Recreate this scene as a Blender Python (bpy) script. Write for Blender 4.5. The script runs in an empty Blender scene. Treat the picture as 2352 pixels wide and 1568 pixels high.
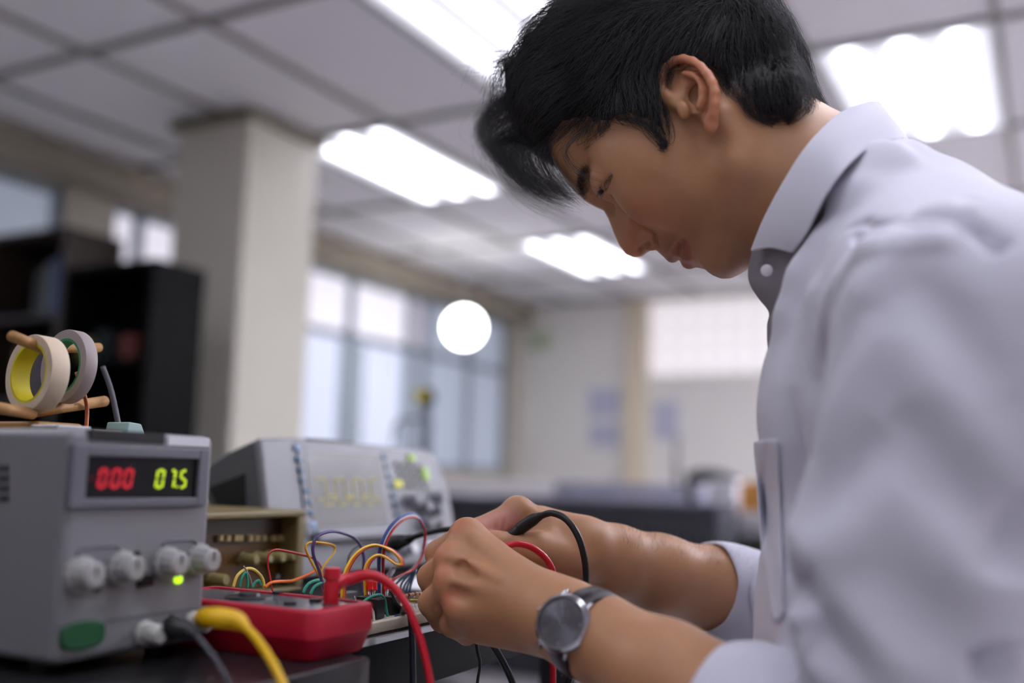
import bpy, bmesh, math, random
import numpy as np
from mathutils import Vector, Matrix
random.seed(7)
rng = np.random.default_rng(7)
SC = bpy.context.scene
COL = SC.collection

# ------------------------------------------------------------------ camera
HC = 0.853                    # camera height above the floor
FPX = 2287.0                  # 35 mm lens on a 36 mm wide sensor, 2352 px
CX, CY = 1176.0, 784.0
YAW, PITCH, ROLL = math.radians(28.454), math.radians(7.565), math.radians(1.4045)
_f = np.array([-math.sin(YAW)*math.cos(PITCH), math.cos(YAW)*math.cos(PITCH), math.sin(PITCH)])
_r = np.array([math.cos(YAW), math.sin(YAW), 0.0])
_u = np.cross(_r, _f)
_r2 = math.cos(ROLL)*_r + math.sin(ROLL)*_u
_u2 = -math.sin(ROLL)*_r + math.cos(ROLL)*_u
CAMR = np.array([_r2, -_u2, _f])
cam = bpy.data.cameras.new('camera')
cam.sensor_width = 36.0
cam.lens = 36.0*FPX/2352.0
cam.clip_start = 0.02
cam.clip_end = 60
cam.dof.use_dof = True
cam.dof.focus_distance = 0.785
cam.dof.aperture_fstop = 2.0
cam.dof.aperture_blades = 0
camo = bpy.data.objects.new('camera', cam)
COL.objects.link(camo)
M = Matrix(((_r2[0], _u2[0], -_f[0], 0), (_r2[1], _u2[1], -_f[1], 0), (_r2[2], _u2[2], -_f[2], HC), (0, 0, 0, 1)))
camo.matrix_world = M
SC.camera = camo

# ------------------------------------------------------------------ colour management, world
SC.view_settings.view_transform = 'Standard'
SC.view_settings.look = 'None'
SC.view_settings.exposure = 0.62
SC.view_settings.gamma = 1.0
SC.view_settings.use_curve_mapping = False
wd = bpy.data.worlds.new('daylight')
SC.world = wd
wd.use_nodes = True
wd.node_tree.nodes['Background'].inputs[0].default_value = (0.80, 0.84, 1.0, 1)
wd.node_tree.nodes['Background'].inputs[1].default_value = 0.6
SC.cycles.max_bounces = 7
SC.cycles.diffuse_bounces = 4
SC.cycles.glossy_bounces = 3
SC.cycles.transmission_bounces = 4
SC.cycles.transparent_max_bounces = 8
SC.cycles.sample_clamp_indirect = 6.0
SC.cycles.caustics_reflective = False
SC.cycles.caustics_refractive = False
SC.cycles.use_denoising = True

# strength of the seen lamps, the added fill panels and the panes
LAMP_E = 4.4      # fluorescent ceiling panels
FILL_FAR_E = 95.0     # unseen panels added at the far right to brighten the room
FILL_DESK_E = 14.0     # unseen panels added over the man to light his shirt
FILL_NEAR_E = 9.5     # unseen panels added over the near half as fill
WIN_E = 0.42        # daylight on the frosted panes

# ------------------------------------------------------------------ geometry of sight: points where things stand
def ray(x, y):
    return CAMR.T @ np.array([(x-CX)/FPX, (y-CY)/FPX, 1.0])
def _w(v):
    return np.array([v[0], v[1], v[2]+HC])
def onX(x, y, X):
    r = ray(x, y); return _w(r*(X/r[0]))
def onY(x, y, Y):
    r = ray(x, y); return _w(r*(Y/r[1]))
def onZ(x, y, Z):
    r = ray(x, y); return _w(r*((Z-HC)/r[2]))
def dep(x, y, d):
    return _w(ray(x, y)*d)

# ------------------------------------------------------------------ materials
MATS = {}
def mat(name, col, rough=0.5, metal=0.0, var=0.06, vscale=30.0, bump=0.0, bscale=200.0, spec=0.5,
        sss=0.0, sssr=(0.012, 0.005, 0.003), coat=0.0, trans=0.0, ior=1.45, emit=None, estr=0.0, sheen=0.0):
    if name in MATS: return MATS[name]
    m = bpy.data.materials.new(name); m.use_nodes = True
    nt = m.node_tree; b = nt.nodes['Principled BSDF']
    tc = nt.nodes.new('ShaderNodeTexCoord')
    b.inputs['Roughness'].default_value = rough
    b.inputs['Metallic'].default_value = metal
    b.inputs['Specular IOR Level'].default_value = spec
    b.inputs['IOR'].default_value = ior
    if coat: b.inputs['Coat Weight'].default_value = coat
    if trans: b.inputs['Transmission Weight'].default_value = trans
    if sheen: b.inputs['Sheen Weight'].default_value = sheen
    if sss:
        b.inputs['Subsurface Weight'].default_value = sss
        b.inputs['Subsurface Radius'].default_value = sssr
        b.inputs['Subsurface Scale'].default_value = 1.0
    nz = nt.nodes.new('ShaderNodeTexNoise'); nz.inputs['Scale'].default_value = vscale
    nz.inputs['Detail'].default_value = 4
    nt.links.new(tc.outputs['Object'], nz.inputs['Vector'])
    mx = nt.nodes.new('ShaderNodeMix'); mx.data_type = 'RGBA'
    c = np.array(col[:3])
    mx.inputs[6].default_value = (*np.clip(c*(1-var), 0, 1), 1)
    mx.inputs[7].default_value = (*np.clip(c*(1+var), 0, 1), 1)
    nt.links.new(nz.outputs['Fac'], mx.inputs[0])
    nt.links.new(mx.outputs[2], b.inputs['Base Color'])
    if bump:
        n2 = nt.nodes.new('ShaderNodeTexNoise'); n2.inputs['Scale'].default_value = bscale
        n2.inputs['Detail'].default_value = 3
        nt.links.new(tc.outputs['Object'], n2.inputs['Vector'])
        bp = nt.nodes.new('ShaderNodeBump'); bp.inputs['Strength'].default_value = bump
        bp.inputs['Distance'].default_value = 0.002
        nt.links.new(n2.outputs['Fac'], bp.inputs['Height'])
        nt.links.new(bp.outputs['Normal'], b.inputs['Normal'])
    if emit is not None:
        b.inputs['Emission Color'].default_value = (*emit, 1)
        b.inputs['Emission Strength'].default_value = estr
    MATS[name] = m
    return m
def srgb(r, g, b):
    f = lambda v: (v/255/12.92 if v/255 <= 0.04045 else ((v/255+0.055)/1.055)**2.4)
    return (f(r), f(g), f(b))

# ------------------------------------------------------------------ mesh helpers
def mesh_obj(name, verts, faces, m, parent=None, smooth=False):
    me = bpy.data.meshes.new(name)
    me.from_pydata([tuple(map(float, v)) for v in verts], [], [tuple(int(i) for i in f) for f in faces])
    me.validate()
    if smooth:
        me.polygons.foreach_set('use_smooth', [True]*len(me.polygons))
    if m is not None: me.materials.append(m)
    o = bpy.data.objects.new(name, me); COL.objects.link(o)
    if parent is not None:
        o.parent = parent
        o.matrix_parent_inverse = Matrix.Translation(-Vector(parent.location)) if parent.parent is None else Matrix()
    return o
def bm_obj(name, bm, m, parent=None, smooth=False, bevel=0.0, seg=2):
    me = bpy.data.meshes.new(name)
    bmesh.ops.recalc_face_normals(bm, faces=bm.faces)
    bm.to_mesh(me); bm.free()
    if smooth or bevel: me.polygons.foreach_set('use_smooth', [True]*len(me.polygons))
    if m is not None:
        for mm in (m if isinstance(m, (list, tuple)) else [m]): me.materials.append(mm)
    o = bpy.data.objects.new(name, me); COL.objects.link(o)
    if parent is not None:
        o.parent = parent
        o.matrix_parent_inverse = Matrix.Translation(-Vector(parent.location)) if parent.parent is None else Matrix()
    if bevel:
        md = o.modifiers.new('bevel', 'BEVEL'); md.width = bevel; md.segments = seg; md.limit_method = 'ANGLE'
        md.angle_limit = math.radians(35); md.harden_normals = False
        w = o.modifiers.new('wn', 'WEIGHTED_NORMAL')
    return o
def empty(name, loc, label, cat, group=None):
    o = bpy.data.objects.new(name, None); COL.objects.link(o)
    o.location = tuple(map(float, loc)); o.empty_display_size = 0.02
    tag(o, label, cat, group)
    return o
def tag(o, label=None, cat=None, group=None, kind=None):
    if label: o['label'] = label
    if cat: o['category'] = cat
    if group: o['group'] = group
    if kind: o['kind'] = kind
    return o
def struct(o):
    o['kind'] = 'structure'; return o
def BM(): return bmesh.new()
def add_box(bm, x0, x1, y0, y1, z0, z1):
    v = [bm.verts.new(p) for p in ((x0,y0,z0),(x1,y0,z0),(x1,y1,z0),(x0,y1,z0),(x0,y0,z1),(x1,y0,z1),(x1,y1,z1),(x0,y1,z1))]
    for f in ((0,3,2,1),(4,5,6,7),(0,1,5,4),(1,2,6,5),(2,3,7,6),(3,0,4,7)): bm.faces.new([v[i] for i in f])
    return v
def box(name, x0, x1, y0, y1, z0, z1, m, parent=None, bevel=0.0, seg=2):
    bm = BM(); add_box(bm, x0, x1, y0, y1, z0, z1)
    return bm_obj(name, bm, m, parent, bevel=bevel, seg=seg)
def frame_axes(d):
    d = np.asarray(d, float); d = d/np.linalg.norm(d)
    a = np.array([0, 0, 1.0]) if abs(d[2]) < 0.9 else np.array([1.0, 0, 0])
    u = np.cross(a, d); u /= np.linalg.norm(u); v = np.cross(d, u)
    return d, u, v
def add_lathe(bm, base, axis, prof, n=24, cap=True, lobes=0, lobe_amp=0.0):
    """prof: list of (height along axis, radius)"""
    d, u, v = frame_axes(axis); base = np.asarray(base, float)
    rings = []
    for h, r in prof:
        ring = []
        for i in range(n):
            t = 2*math.pi*i/n
            rr = r*(1+lobe_amp*math.cos(lobes*t)) if lobes else r
            ring.append(bm.verts.new(tuple(base+d*h+rr*(math.cos(t)*u+math.sin(t)*v))))
        rings.append(ring)
    for a, b in zip(rings[:-1], rings[1:]):
        for i in range(n):
            bm.faces.new((a[i], a[(i+1) % n], b[(i+1) % n], b[i]))
    if cap:
        bm.faces.new(list(reversed(rings[0]))); bm.faces.new(rings[-1])
def lathe(name, base, axis, prof, m, parent=None, n=24, **k):
    bm = BM(); add_lathe(bm, base, axis, prof, n, **k)
    return bm_obj(name, bm, m, parent, smooth=True) if False else _auto(bm_obj(name, bm, m, parent))
def _auto(o, ang=40):
    me = o.data
    me.polygons.foreach_set('use_smooth', [True]*len(me.polygons))
    try: me.set_sharp_from_angle(angle=math.radians(ang))
    except Exception: pass
    return o
def catmull(P, n=8, closed=False):
    P = np.asarray(P, float); N = len(P); out = []
    if N < 3: 
        return np.array([P[0]+(P[-1]-P[0])*t for t in np.linspace(0, 1, n+1)])
    for i in range(N-1):
        p0 = P[i-1] if i > 0 else 2*P[0]-P[1]
        p1, p2 = P[i], P[i+1]
        p3 = P[i+2] if i+2 < N else 2*P[-1]-P[-2]
        for k in range(n):
            t = k/n
            out.append(0.5*((2*p1)+(-p0+p2)*t+(2*p0-5*p1+4*p2-p3)*t*t+(-p0+3*p1-3*p2+p3)*t**3))
    out.append(P[-1])
    return np.array(out)
def add_tube(bm, pts, r, n=8, cap=True):
    pts = np.asarray(pts, float); N = len(pts)
    rr = np.full(N, r) if np.isscalar(r) else np.interp(np.linspace(0, 1, N), np.linspace(0, 1, len(r)), r)
    T = np.gradient(pts, axis=0); T /= (np.linalg.norm(T, axis=1)[:, None]+1e-12)
    _, u, v = frame_axes(T[0]); rings = []
    for i in range(N):
        u = u - T[i]*np.dot(u, T[i]); u /= np.linalg.norm(u); v = np.cross(T[i], u)
        rings.append([bm.verts.new(tuple(pts[i]+rr[i]*(math.cos(2*math.pi*k/n)*u+math.sin(2*math.pi*k/n)*v))) for k in range(n)])
    for a, b in zip(rings[:-1], rings[1:]):
        for k in range(n): bm.faces.new((a[k], a[(k+1) % n], b[(k+1) % n], b[k]))
    if cap:
        bm.faces.new(list(reversed(rings[0]))); bm.faces.new(rings[-1])
def tube(name, pts, r, m, parent=None, n=8, smooth_n=8, spline=True):
    bm = BM(); add_tube(bm, catmull(pts, smooth_n) if spline else pts, r, n)
    return bm_obj(name, bm, m, parent, smooth=True)
def add_prism(bm, poly, axis, a0, a1):
    """extrude a 2D polygon along a world axis: axis 'y' -> poly is (x,z); 'x' -> (y,z); 'z' -> (x,y)"""
    mk = {'y': lambda p, a: (p[0], a, p[1]), 'x': lambda p, a: (a, p[0], p[1]), 'z': lambda p, a: (p[0], p[1], a)}[axis]
    A = [bm.verts.new(mk(p, a0)) for p in poly]; B = [bm.verts.new(mk(p, a1)) for p in poly]
    n = len(poly)
    for i in range(n): bm.faces.new((A[i], A[(i+1) % n], B[(i+1) % n], B[i]))
    bm.faces.new(list(reversed(A))); bm.faces.new(B)
def seg_digit(bm, ch, o, ex, ez, w, h, t, depth):
    """a seven segment digit: o lower-left corner, ex / ez unit vectors, size w x h, stroke t"""
    S = {'0': 'abcdef', '1': 'bc', '2': 'abged', '3': 'abgcd', '4': 'fgbc', '5': 'afgcd', '6': 'afgedc', '7': 'abc', '8': 'abcdefg', '9': 'abcdfg', '-': 'g'}[ch]
    R = {'a': (t, h-t, w-t, h), 'd': (t, 0, w-t, t), 'g': (t, h/2-t/2, w-t, h/2+t/2), 'f': (0, h/2+t/4, t, h-t/2), 'b': (w-t, h/2+t/4, w, h-t/2),
         'e': (0, t/2, t, h/2-t/4), 'c': (w-t, t/2, w, h/2-t/4)}
    nrm = np.cross(ex, ez)
    for s in S:
        x0, z0, x1, z1 = R[s]
        sl = 0.12
        P = [o+ex*(x+sl*z)+ez*z for x, z in ((x0, z0), (x1, z0), (x1, z1), (x0, z1))]
        A = [bm.verts.new(tuple(p)) for p in P]; B = [bm.verts.new(tuple(p+nrm*depth)) for p in P]
        bm.faces.new(B); bm.faces.new(list(reversed(A)))
        for i in range(4): bm.faces.new((A[i], A[(i+1) % 4], B[(i+1) % 4], B[i]))
# ================================================================== implicit surfaces -> smooth meshes (bodies and cloth)
class Field:
    def __init__(s, lo, hi, h):
        s.lo = np.asarray(lo, float); s.h = h
        n = np.ceil((np.asarray(hi)-s.lo)/h).astype(int)+1
        s.ax = [(s.lo[i]+h*np.arange(n[i])).astype(np.float32) for i in range(3)]
        s.d = np.full(n, 0.5, np.float32)
    def _win(s, lo, hi):
        sl = []
        for i in range(3):
            a = max(0, int((lo[i]-s.lo[i])/s.h)); b = min(len(s.ax[i]), int((hi[i]-s.lo[i])/s.h)+2)
            if b <= a: return None
            sl.append(slice(a, b))
        return tuple(sl)
    def _pts(s, sl):
        return s.ax[0][sl[0]][:, None, None], s.ax[1][sl[1]][None, :, None], s.ax[2][sl[2]][None, None, :]
    def _app(s, sl, v, op, k):
        d = s.d[sl]
        if op == 'u':
            if k > 0:
                h = np.maximum(k-np.abs(d-v), 0)/k; s.d[sl] = np.minimum(d, v)-h*h*h*k/6
            else: s.d[sl] = np.minimum(d, v)
        elif op == 's':
            v = -v
            if k > 0:
                h = np.maximum(k-np.abs(d-v), 0)/k; s.d[sl] = np.maximum(d, v)+h*h*h*k/6
            else: s.d[sl] = np.maximum(d, v)
        elif op == 'i':
            if k > 0:
                h = np.maximum(k-np.abs(d-v), 0)/k; s.d[sl] = np.maximum(d, v)+h*h*h*k/6
            else: s.d[sl] = np.maximum(d, v)
    def cone(s, a, b, r1, r2, k=0.0, op='u', flat=None):
        """round cone; flat=(axis vector, factor) squeezes it along that axis"""
        a = np.asarray(a, float); b = np.asarray(b, float); m = max(r1, r2)*1.3+k+3*s.h
        sl = s._win(np.minimum(a, b)-m, np.maximum(a, b)+m)
        if sl is None: return s
        x, y, z = s._pts(sl)
        px, py, pz = x-np.float32(a[0]), y-np.float32(a[1]), z-np.float32(a[2])
        ba = b-a; L = float(np.dot(ba, ba))+1e-12
        t = np.clip((px*ba[0]+py*ba[1]+pz*ba[2])/L, 0, 1).astype(np.float32)
        qx, qy, qz = px-t*np.float32(ba[0]), py-t*np.float32(ba[1]), pz-t*np.float32(ba[2])
        if flat is not None:
            n = np.asarray(flat[0], float); n = n/np.linalg.norm(n); f = flat[1]
            c = (qx*n[0]+qy*n[1]+qz*n[2])*np.float32(1/f-1)
            v = np.sqrt((qx+c*n[0])**2+(qy+c*n[1])**2+(qz+c*n[2])**2)-(r1+(r2-r1)*t)
            v = v*np.float32(f if f < 1 else 1)
        else:
            v = np.sqrt(qx*qx+qy*qy+qz*qz)-(np.float32(r1)+np.float32(r2-r1)*t)
        s._app(sl, v.astype(np.float32), op, k); return s
    def chain(s, P, R, k=0.0, op='u', flat=None):
        for i in range(len(P)-1): s.cone(P[i], P[i+1], R[i], R[i+1], k, op, flat)
        return s
    def ell(s, c, r, ax=None, k=0.0, op='u'):
        """ellipsoid, ax = rows of orthonormal axes"""
        c = np.asarray(c, float); r = np.asarray(r, float)
        ax = np.eye(3) if ax is None else np.asarray(ax, float)
        m = np.abs(ax.T*r[None, :]).sum(1)+k+3*s.h
        sl = s._win(c-m, c+m)
        if sl is None: return s
        x, y, z = s._pts(sl); x = x-np.float32(c[0]); y = y-np.float32(c[1]); z = z-np.float32(c[2])
        q = [(x*np.float32(ax[i][0])+y*np.float32(ax[i][1])+z*np.float32(ax[i][2])) for i in range(3)]
        k0 = np.sqrt(sum((q[i]/np.float32(r[i]))**2 for i in range(3)))
        k1 = np.sqrt(sum((q[i]/np.float32(r[i]**2))**2 for i in range(3)))+1e-9
        s._app(sl, (k0*(k0-1)/k1).astype(np.float32), op, k); return s
    def mesh(s, smooth=0):
        d = s.d; ins = d < 0
        nx, ny, nz = d.shape
        c = np.zeros((nx-1, ny-1, nz-1), np.int8)
        for i in (0, 1):
            for j in (0, 1):
                for k in (0, 1): c += ins[i:nx-1+i, j:ny-1+j, k:nz-1+k]
        act = (c > 0) & (c < 8)
        idx = np.argwhere(act); N = len(idx)
        if N == 0: return np.zeros((0, 3)), np.zeros((0, 4), int)
        num = np.full(act.shape, -1, np.int32); num[act] = np.arange(N)
        acc = np.zeros((N, 3)); cnt = np.zeros(N)
        i, j, k = idx.T
        corner = [(a, b, e) for a in (0, 1) for b in (0, 1) for e in (0, 1)]
        val = {q: d[i+q[0], j+q[1], k+q[2]].astype(float) for q in corner}
        for ax_ in range(3):
            for q in corner:
                if q[ax_] == 0:
                    p = list(q); p[ax_] = 1; p = tuple(p)
                    v0, v1 = val[q], val[p]; m = (v0 < 0) != (v1 < 0)
                    t = np.where(m, v0/np.where(m, v0-v1, 1), 0)
                    pos = np.tile(np.array(q, float), (N, 1)); pos[:, ax_] = t
                    acc[m] += pos[m]; cnt[m] += 1
        V = s.lo+s.h*(idx+acc/cnt[:, None])
        F = []
        for ax_ in range(3):
            a1, a2 = [(1, 2), (2, 0), (0, 1)][ax_]
            sl0 = [slice(None)]*3; sl1 = [slice(None)]*3
            sl0[ax_] = slice(0, -1); sl1[ax_] = slice(1, None)
            e = ins[tuple(sl0)] != ins[tuple(sl1)]
            flip = ins[tuple(sl0)]
            q = np.argwhere(e)
            ok = (q[:, a1] > 0) & (q[:, a2] > 0) & (q[:, a1] < d.shape[a1]-1) & (q[:, a2] < d.shape[a2]-1)
            q = q[ok]; fl = flip[tuple(q.T)]
            def at(o1, o2):
                r = q.copy(); r[:, a1] += o1; r[:, a2] += o2
                return num[tuple(r.T)]
            quad = np.stack([at(-1, -1), at(0, -1), at(0, 0), at(-1, 0)], 1)
            quad[~fl] = quad[~fl][:, ::-1]
            F.append(quad)
        F = np.concatenate(F); F = F[(F >= 0).all(1)]
        if smooth: V = relax(V, F, smooth)
        return V, F
def relax(V, F, it=2, lam=0.5):
    E = np.concatenate([F[:, [0, 1]], F[:, [1, 2]], F[:, [2, 3]], F[:, [3, 0]]])
    E = np.concatenate([E, E[:, ::-1]]); n = len(V)
    deg = np.bincount(E[:, 0], minlength=n).astype(float)
    for _ in range(it):
        for l in (lam, -lam*1.04):
            S = np.stack([np.bincount(E[:, 0], weights=V[E[:, 1], i], minlength=n) for i in range(3)], 1)
            V = V+l*(S/np.maximum(deg, 1)[:, None]-V)
    return V
def vnormals(V, F):
    a = V[F[:, 2]]-V[F[:, 0]]; b = V[F[:, 3]]-V[F[:, 1]]; n = np.cross(a, b)
    N = np.zeros_like(V)
    for i in range(4):
        for c in range(3): N[:, c] += np.bincount(F[:, i], weights=n[:, c], minlength=len(V))
    return N/(np.linalg.norm(N, axis=1)[:, None]+1e-12)
def np_mesh(name, V, F, m, parent=None, attrs=None):
    me = bpy.data.meshes.new(name)
    me.vertices.add(len(V)); me.vertices.foreach_set('co', np.asarray(V, np.float32).ravel())
    me.loops.add(F.size); me.loops.foreach_set('vertex_index', F.astype(np.int32).ravel())
    me.polygons.add(len(F)); me.polygons.foreach_set('loop_start', np.arange(0, F.size, F.shape[1], dtype=np.int32))
    me.update(calc_edges=True)
    me.polygons.foreach_set('use_smooth', np.ones(len(F), bool))
    if attrs:
        for k, v in attrs.items():
            a = me.attributes.new(k, 'FLOAT', 'POINT'); a.data.foreach_set('value', np.asarray(v, np.float32))
    for mm in (m if isinstance(m, (list, tuple)) else [m]): me.materials.append(mm)
    o = bpy.data.objects.new(name, me); COL.objects.link(o)
    if parent is not None:
        o.parent = parent
        o.matrix_parent_inverse = Matrix.Translation(-Vector(parent.location)) if parent.parent is None else Matrix()
    return o
def project(P):
    """where points appear from the camera (used while tracing garments and hair from the photograph)"""
    c = (np.asarray(P)-np.array([0, 0, HC])) @ CAMR.T
    return CX+FPX*c[:, 0]/c[:, 2], CY+FPX*c[:, 1]/c[:, 2]
def sdpoly(px, pz, poly):
    """signed distance to a closed polygon, vectorised over a 2D grid"""
    d = np.full(px.shape, 1e9); s = np.ones(px.shape)
    n = len(poly)
    for i in range(n):
        a, b = poly[i], poly[i-1]
        ex, ez = b[0]-a[0], b[1]-a[1]; wx, wz = px-a[0], pz-a[1]
        t = np.clip((wx*ex+wz*ez)/(ex*ex+ez*ez+1e-18), 0, 1)
        d = np.minimum(d, (wx-ex*t)**2+(wz-ez*t)**2)
        c1 = pz >= a[1]; c2 = pz < b[1]; c3 = ex*wz > ez*wx
        s = np.where((c1 & c2 & c3) | (~c1 & ~c2 & ~c3), -s, s)
    return s*np.sqrt(d)

def hit(f, px, py, d0=.40, d1=1.1, n=900):
    """the point of an implicit body that is seen at a place in the photograph"""
    r = ray(px, py); t = np.linspace(d0, d1, n)
    P = np.array([0, 0, HC])+t[:, None]*r[None]
    i = np.round((P-f.lo)/f.h).astype(int)
    ok = ((i >= 0) & (i < np.array(f.d.shape))).all(1)
    i = np.clip(i, 0, np.array(f.d.shape)-1)
    v = np.where(ok, f.d[i[:, 0], i[:, 1], i[:, 2]], 1.0)
    k = np.where(v < 0)[0]
    return P[k[0]] if len(k) else P[np.argmin(v)]
# ================================================================== the room
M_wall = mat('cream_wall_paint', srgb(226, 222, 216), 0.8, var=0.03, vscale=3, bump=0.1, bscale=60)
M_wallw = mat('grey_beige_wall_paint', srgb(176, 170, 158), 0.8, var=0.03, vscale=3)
M_ceil = mat('ceiling_tile', srgb(232, 229, 231), 0.9, var=0.02, vscale=8, bump=0.2, bscale=90)
M_grid = mat('ceiling_grid_metal', srgb(120, 118, 114), 0.6, var=0.03)
M_floor = mat('floor_vinyl', srgb(176, 172, 176), 0.16, var=0.06, vscale=2)
M_frame = mat('window_frame_grey', srgb(128, 138, 148), 0.5)
M_lampframe = mat('lamp_frame_white', srgb(225, 225, 228), 0.5)
ZC = HC+1.65
XW, YB, XR, YN = -4.6, 8.65, 3.2, -3.2
bm = BM(); add_box(bm, XW-.2, XR+.2, YN-.2, YB+.2, -0.1, 0.0); struct(bm_obj('floor', bm, M_floor))
bm = BM(); add_box(bm, XW-.2, XR+.2, YN-.2, YB+.2, ZC+0.012, ZC+0.1); struct(bm_obj('ceiling', bm, M_ceil))
GX = [-0.11-0.655*k for k in range(-5, 8)]
GY = [2.56+1.21*k for k in range(-5, 6)]
bm = BM()
for x in GX:
    if XW < x < XR: add_box(bm, x-0.0125, x+0.0125, YN, YB, ZC-0.006, ZC+0.014)
for y in GY:
    if YN < y < YB: add_box(bm, XW, XR, y-0.0125, y+0.0125, ZC-0.007, ZC+0.014)
struct(bm_obj('trim_1', bm, M_grid))
# back wall, rear wall, right wall
GBX0, GBX1, GBZ0, GBZ1 = -3.24, -1.64, HC+0.93, HC+1.61
bm = BM()
add_box(bm, XW-.2, GBX0, YB, YB+.2, 0, ZC+.012); add_box(bm, GBX1, XR+.2, YB, YB+.2, 0, ZC+.012)
add_box(bm, GBX0, GBX1, YB, YB+.2, 0, GBZ0); add_box(bm, GBX0, GBX1, YB, YB+.2, GBZ1, ZC+.012)
struct(bm_obj('wall_back', bm, M_wall))
bm = BM(); add_box(bm, XW-.2, XR+.2, YN-.2, YN, 0, ZC+.012); struct(bm_obj('wall_near', bm, M_wall))
bm = BM(); add_box(bm, XR, XR+.2, YN, YB, 0, ZC+.012); struct(bm_obj('wall_right', bm, M_wall))
# window wall: solid where there is no window
WZ0, WZ1 = HC+0.02, HC+1.46
WINS = [(1.75, 3.42), (3.74, 4.55), (5.15, 8.42)]
bm = BM()
edges = [YN]+[e for w in WINS for e in w]+[YB]
for a, b in zip(edges[0::2], edges[1::2]): add_box(bm, XW-.2, XW, a, b, 0, ZC+.012)
for a, b in WINS:
    add_box(bm, XW-.2, XW, a, b, 0, WZ0); add_box(bm, XW-.2, XW, a, b, WZ1, ZC+.012)
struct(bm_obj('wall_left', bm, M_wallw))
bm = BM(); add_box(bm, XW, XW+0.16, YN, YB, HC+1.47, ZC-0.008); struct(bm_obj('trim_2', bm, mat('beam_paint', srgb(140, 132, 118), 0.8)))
bm = BM(); add_box(bm, -3.46, -3.27, YB-0.06, YB, 0, ZC-0.008); struct(bm_obj('trim_3', bm, mat('column_paint', srgb(216, 202, 178), 0.8)))
# pillar
bm = BM(); add_box(bm, -3.66, -3.20, 3.31, 3.80, 0, ZC-0.03)
struct(bm_obj('wall_pillar', bm, mat('pillar_paint', srgb(206, 201, 188), 0.55, var=0.03, vscale=4), bevel=0.015))
bm = BM(); add_box(bm, -3.69, -3.17, 3.28, 3.83, ZC-0.05, ZC-0.006)
struct(bm_obj('trim_4', bm, mat('pillar_cap_paint', srgb(118, 112, 96), 0.7)))

def pane_mat(name, col, e, stripes=0.0):
    m = bpy.data.materials.new(name); m.use_nodes = True
    nt = m.node_tree; b = nt.nodes['Principled BSDF']
    b.inputs['Base Color'].default_value = (*[c*0.6 for c in col], 1); b.inputs['Roughness'].default_value = 0.4
    tc = nt.nodes.new('ShaderNodeTexCoord'); w = nt.nodes.new('ShaderNodeTexWave')
    w.bands_direction = 'Y'; w.inputs['Scale'].default_value = 6.0; w.inputs['Distortion'].default_value = 0.6
    nt.links.new(tc.outputs['Object'], w.inputs['Vector'])
    mr = nt.nodes.new('ShaderNodeMapRange'); mr.inputs[3].default_value = e*(1-stripes); mr.inputs[4].default_value = e
    nt.links.new(w.outputs['Fac'], mr.inputs[0])
    b.inputs['Emission Color'].default_value = (*col, 1)
    nt.links.new(mr.outputs[0], b.inputs['Emission Strength'])
    return m
PM = {'b': pane_mat('frosted_pane_bright', (0.93, 0.90, 1.0), 1.02*WIN_E, 0.1),
      'm': pane_mat('frosted_pane_blue', (0.76, 0.82, 1.0), 0.92*WIN_E, 0.15),
      'd': pane_mat('frosted_pane_dim', (0.62, 0.70, 0.84), 0.46*WIN_E, 0.25),
      'l': pane_mat('frosted_pane_lavender', (0.84, 0.78, 0.90), 0.50*WIN_E, 0.1),
      'k': pane_mat('frosted_pane_shaded', (0.72, 0.74, 0.82), 0.26*WIN_E, 0.5)}
def window(name, y0, y1, z0, z1, cols):
    """cols: list of (ya, yb, z split, upper pane, lower pane)"""
    fo = None
    bm = BM(); X0, X1 = XW-0.10, XW-0.02
    add_box(bm, X0, X1, y0, y1, z1-0.04, z1); add_box(bm, X0, X1, y0, y1, z0, z0+0.04)
    for c in cols:
        add_box(bm, X0, X1, c[0]-0.03, c[0]+0.03, z0, z1)
        add_box(bm, X0, X1, c[0], c[1], c[2]-0.025, c[2]+0.025)
    add_box(bm, X0, X1, y1-0.04, y1, z0, z1)
    fo = struct(bm_obj(name, bm, M_frame))
    for c in cols:
        for za, zb, k in ((c[2], z1, c[3]), (z0, c[2], c[4])):
            p = box('pane', XW-0.07, XW-0.055, c[0], c[1], za, zb, PM[k], fo)
    return fo
window('window_1', *WINS[0], WZ0, WZ1, [(1.75, 2.3, HC+0.95, 'k', 'd'), (2.3, 3.42, HC+0.95, 'd', 'm')])
window('window_2', *WINS[1], WZ0, WZ1, [(3.74, 3.95, HC+0.95, 'b', 'm'), (3.95, 4.55, HC+0.95, 'b', 'b')])
window('window_3', *WINS[2], WZ0, WZ1, [(5.15, 5.98, HC+1.0, 'b', 'm'), (5.98, 6.76, HC+1.0, 'b', 'm'), (6.76, 7.02, HC+1.0, 'l', 'd'), (7.02, 7.73, HC+0.99, 'd', 'd'), (7.73, 8.42, HC+0.97, 'd', 'd')])
# sliding leaves that overlap in the lower row read as darker bands
bm = BM()
for a, b in ((5.88, 6.18), (6.70, 6.92), (7.64, 7.84)): add_box(bm, XW-0.05, XW-0.035, a, b, WZ0, HC+0.95)
struct(bm_obj('window_4', bm, pane_mat('frosted_pane_overlap', (0.56, 0.64, 0.74), 0.34*WIN_E, 0.1)))
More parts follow.
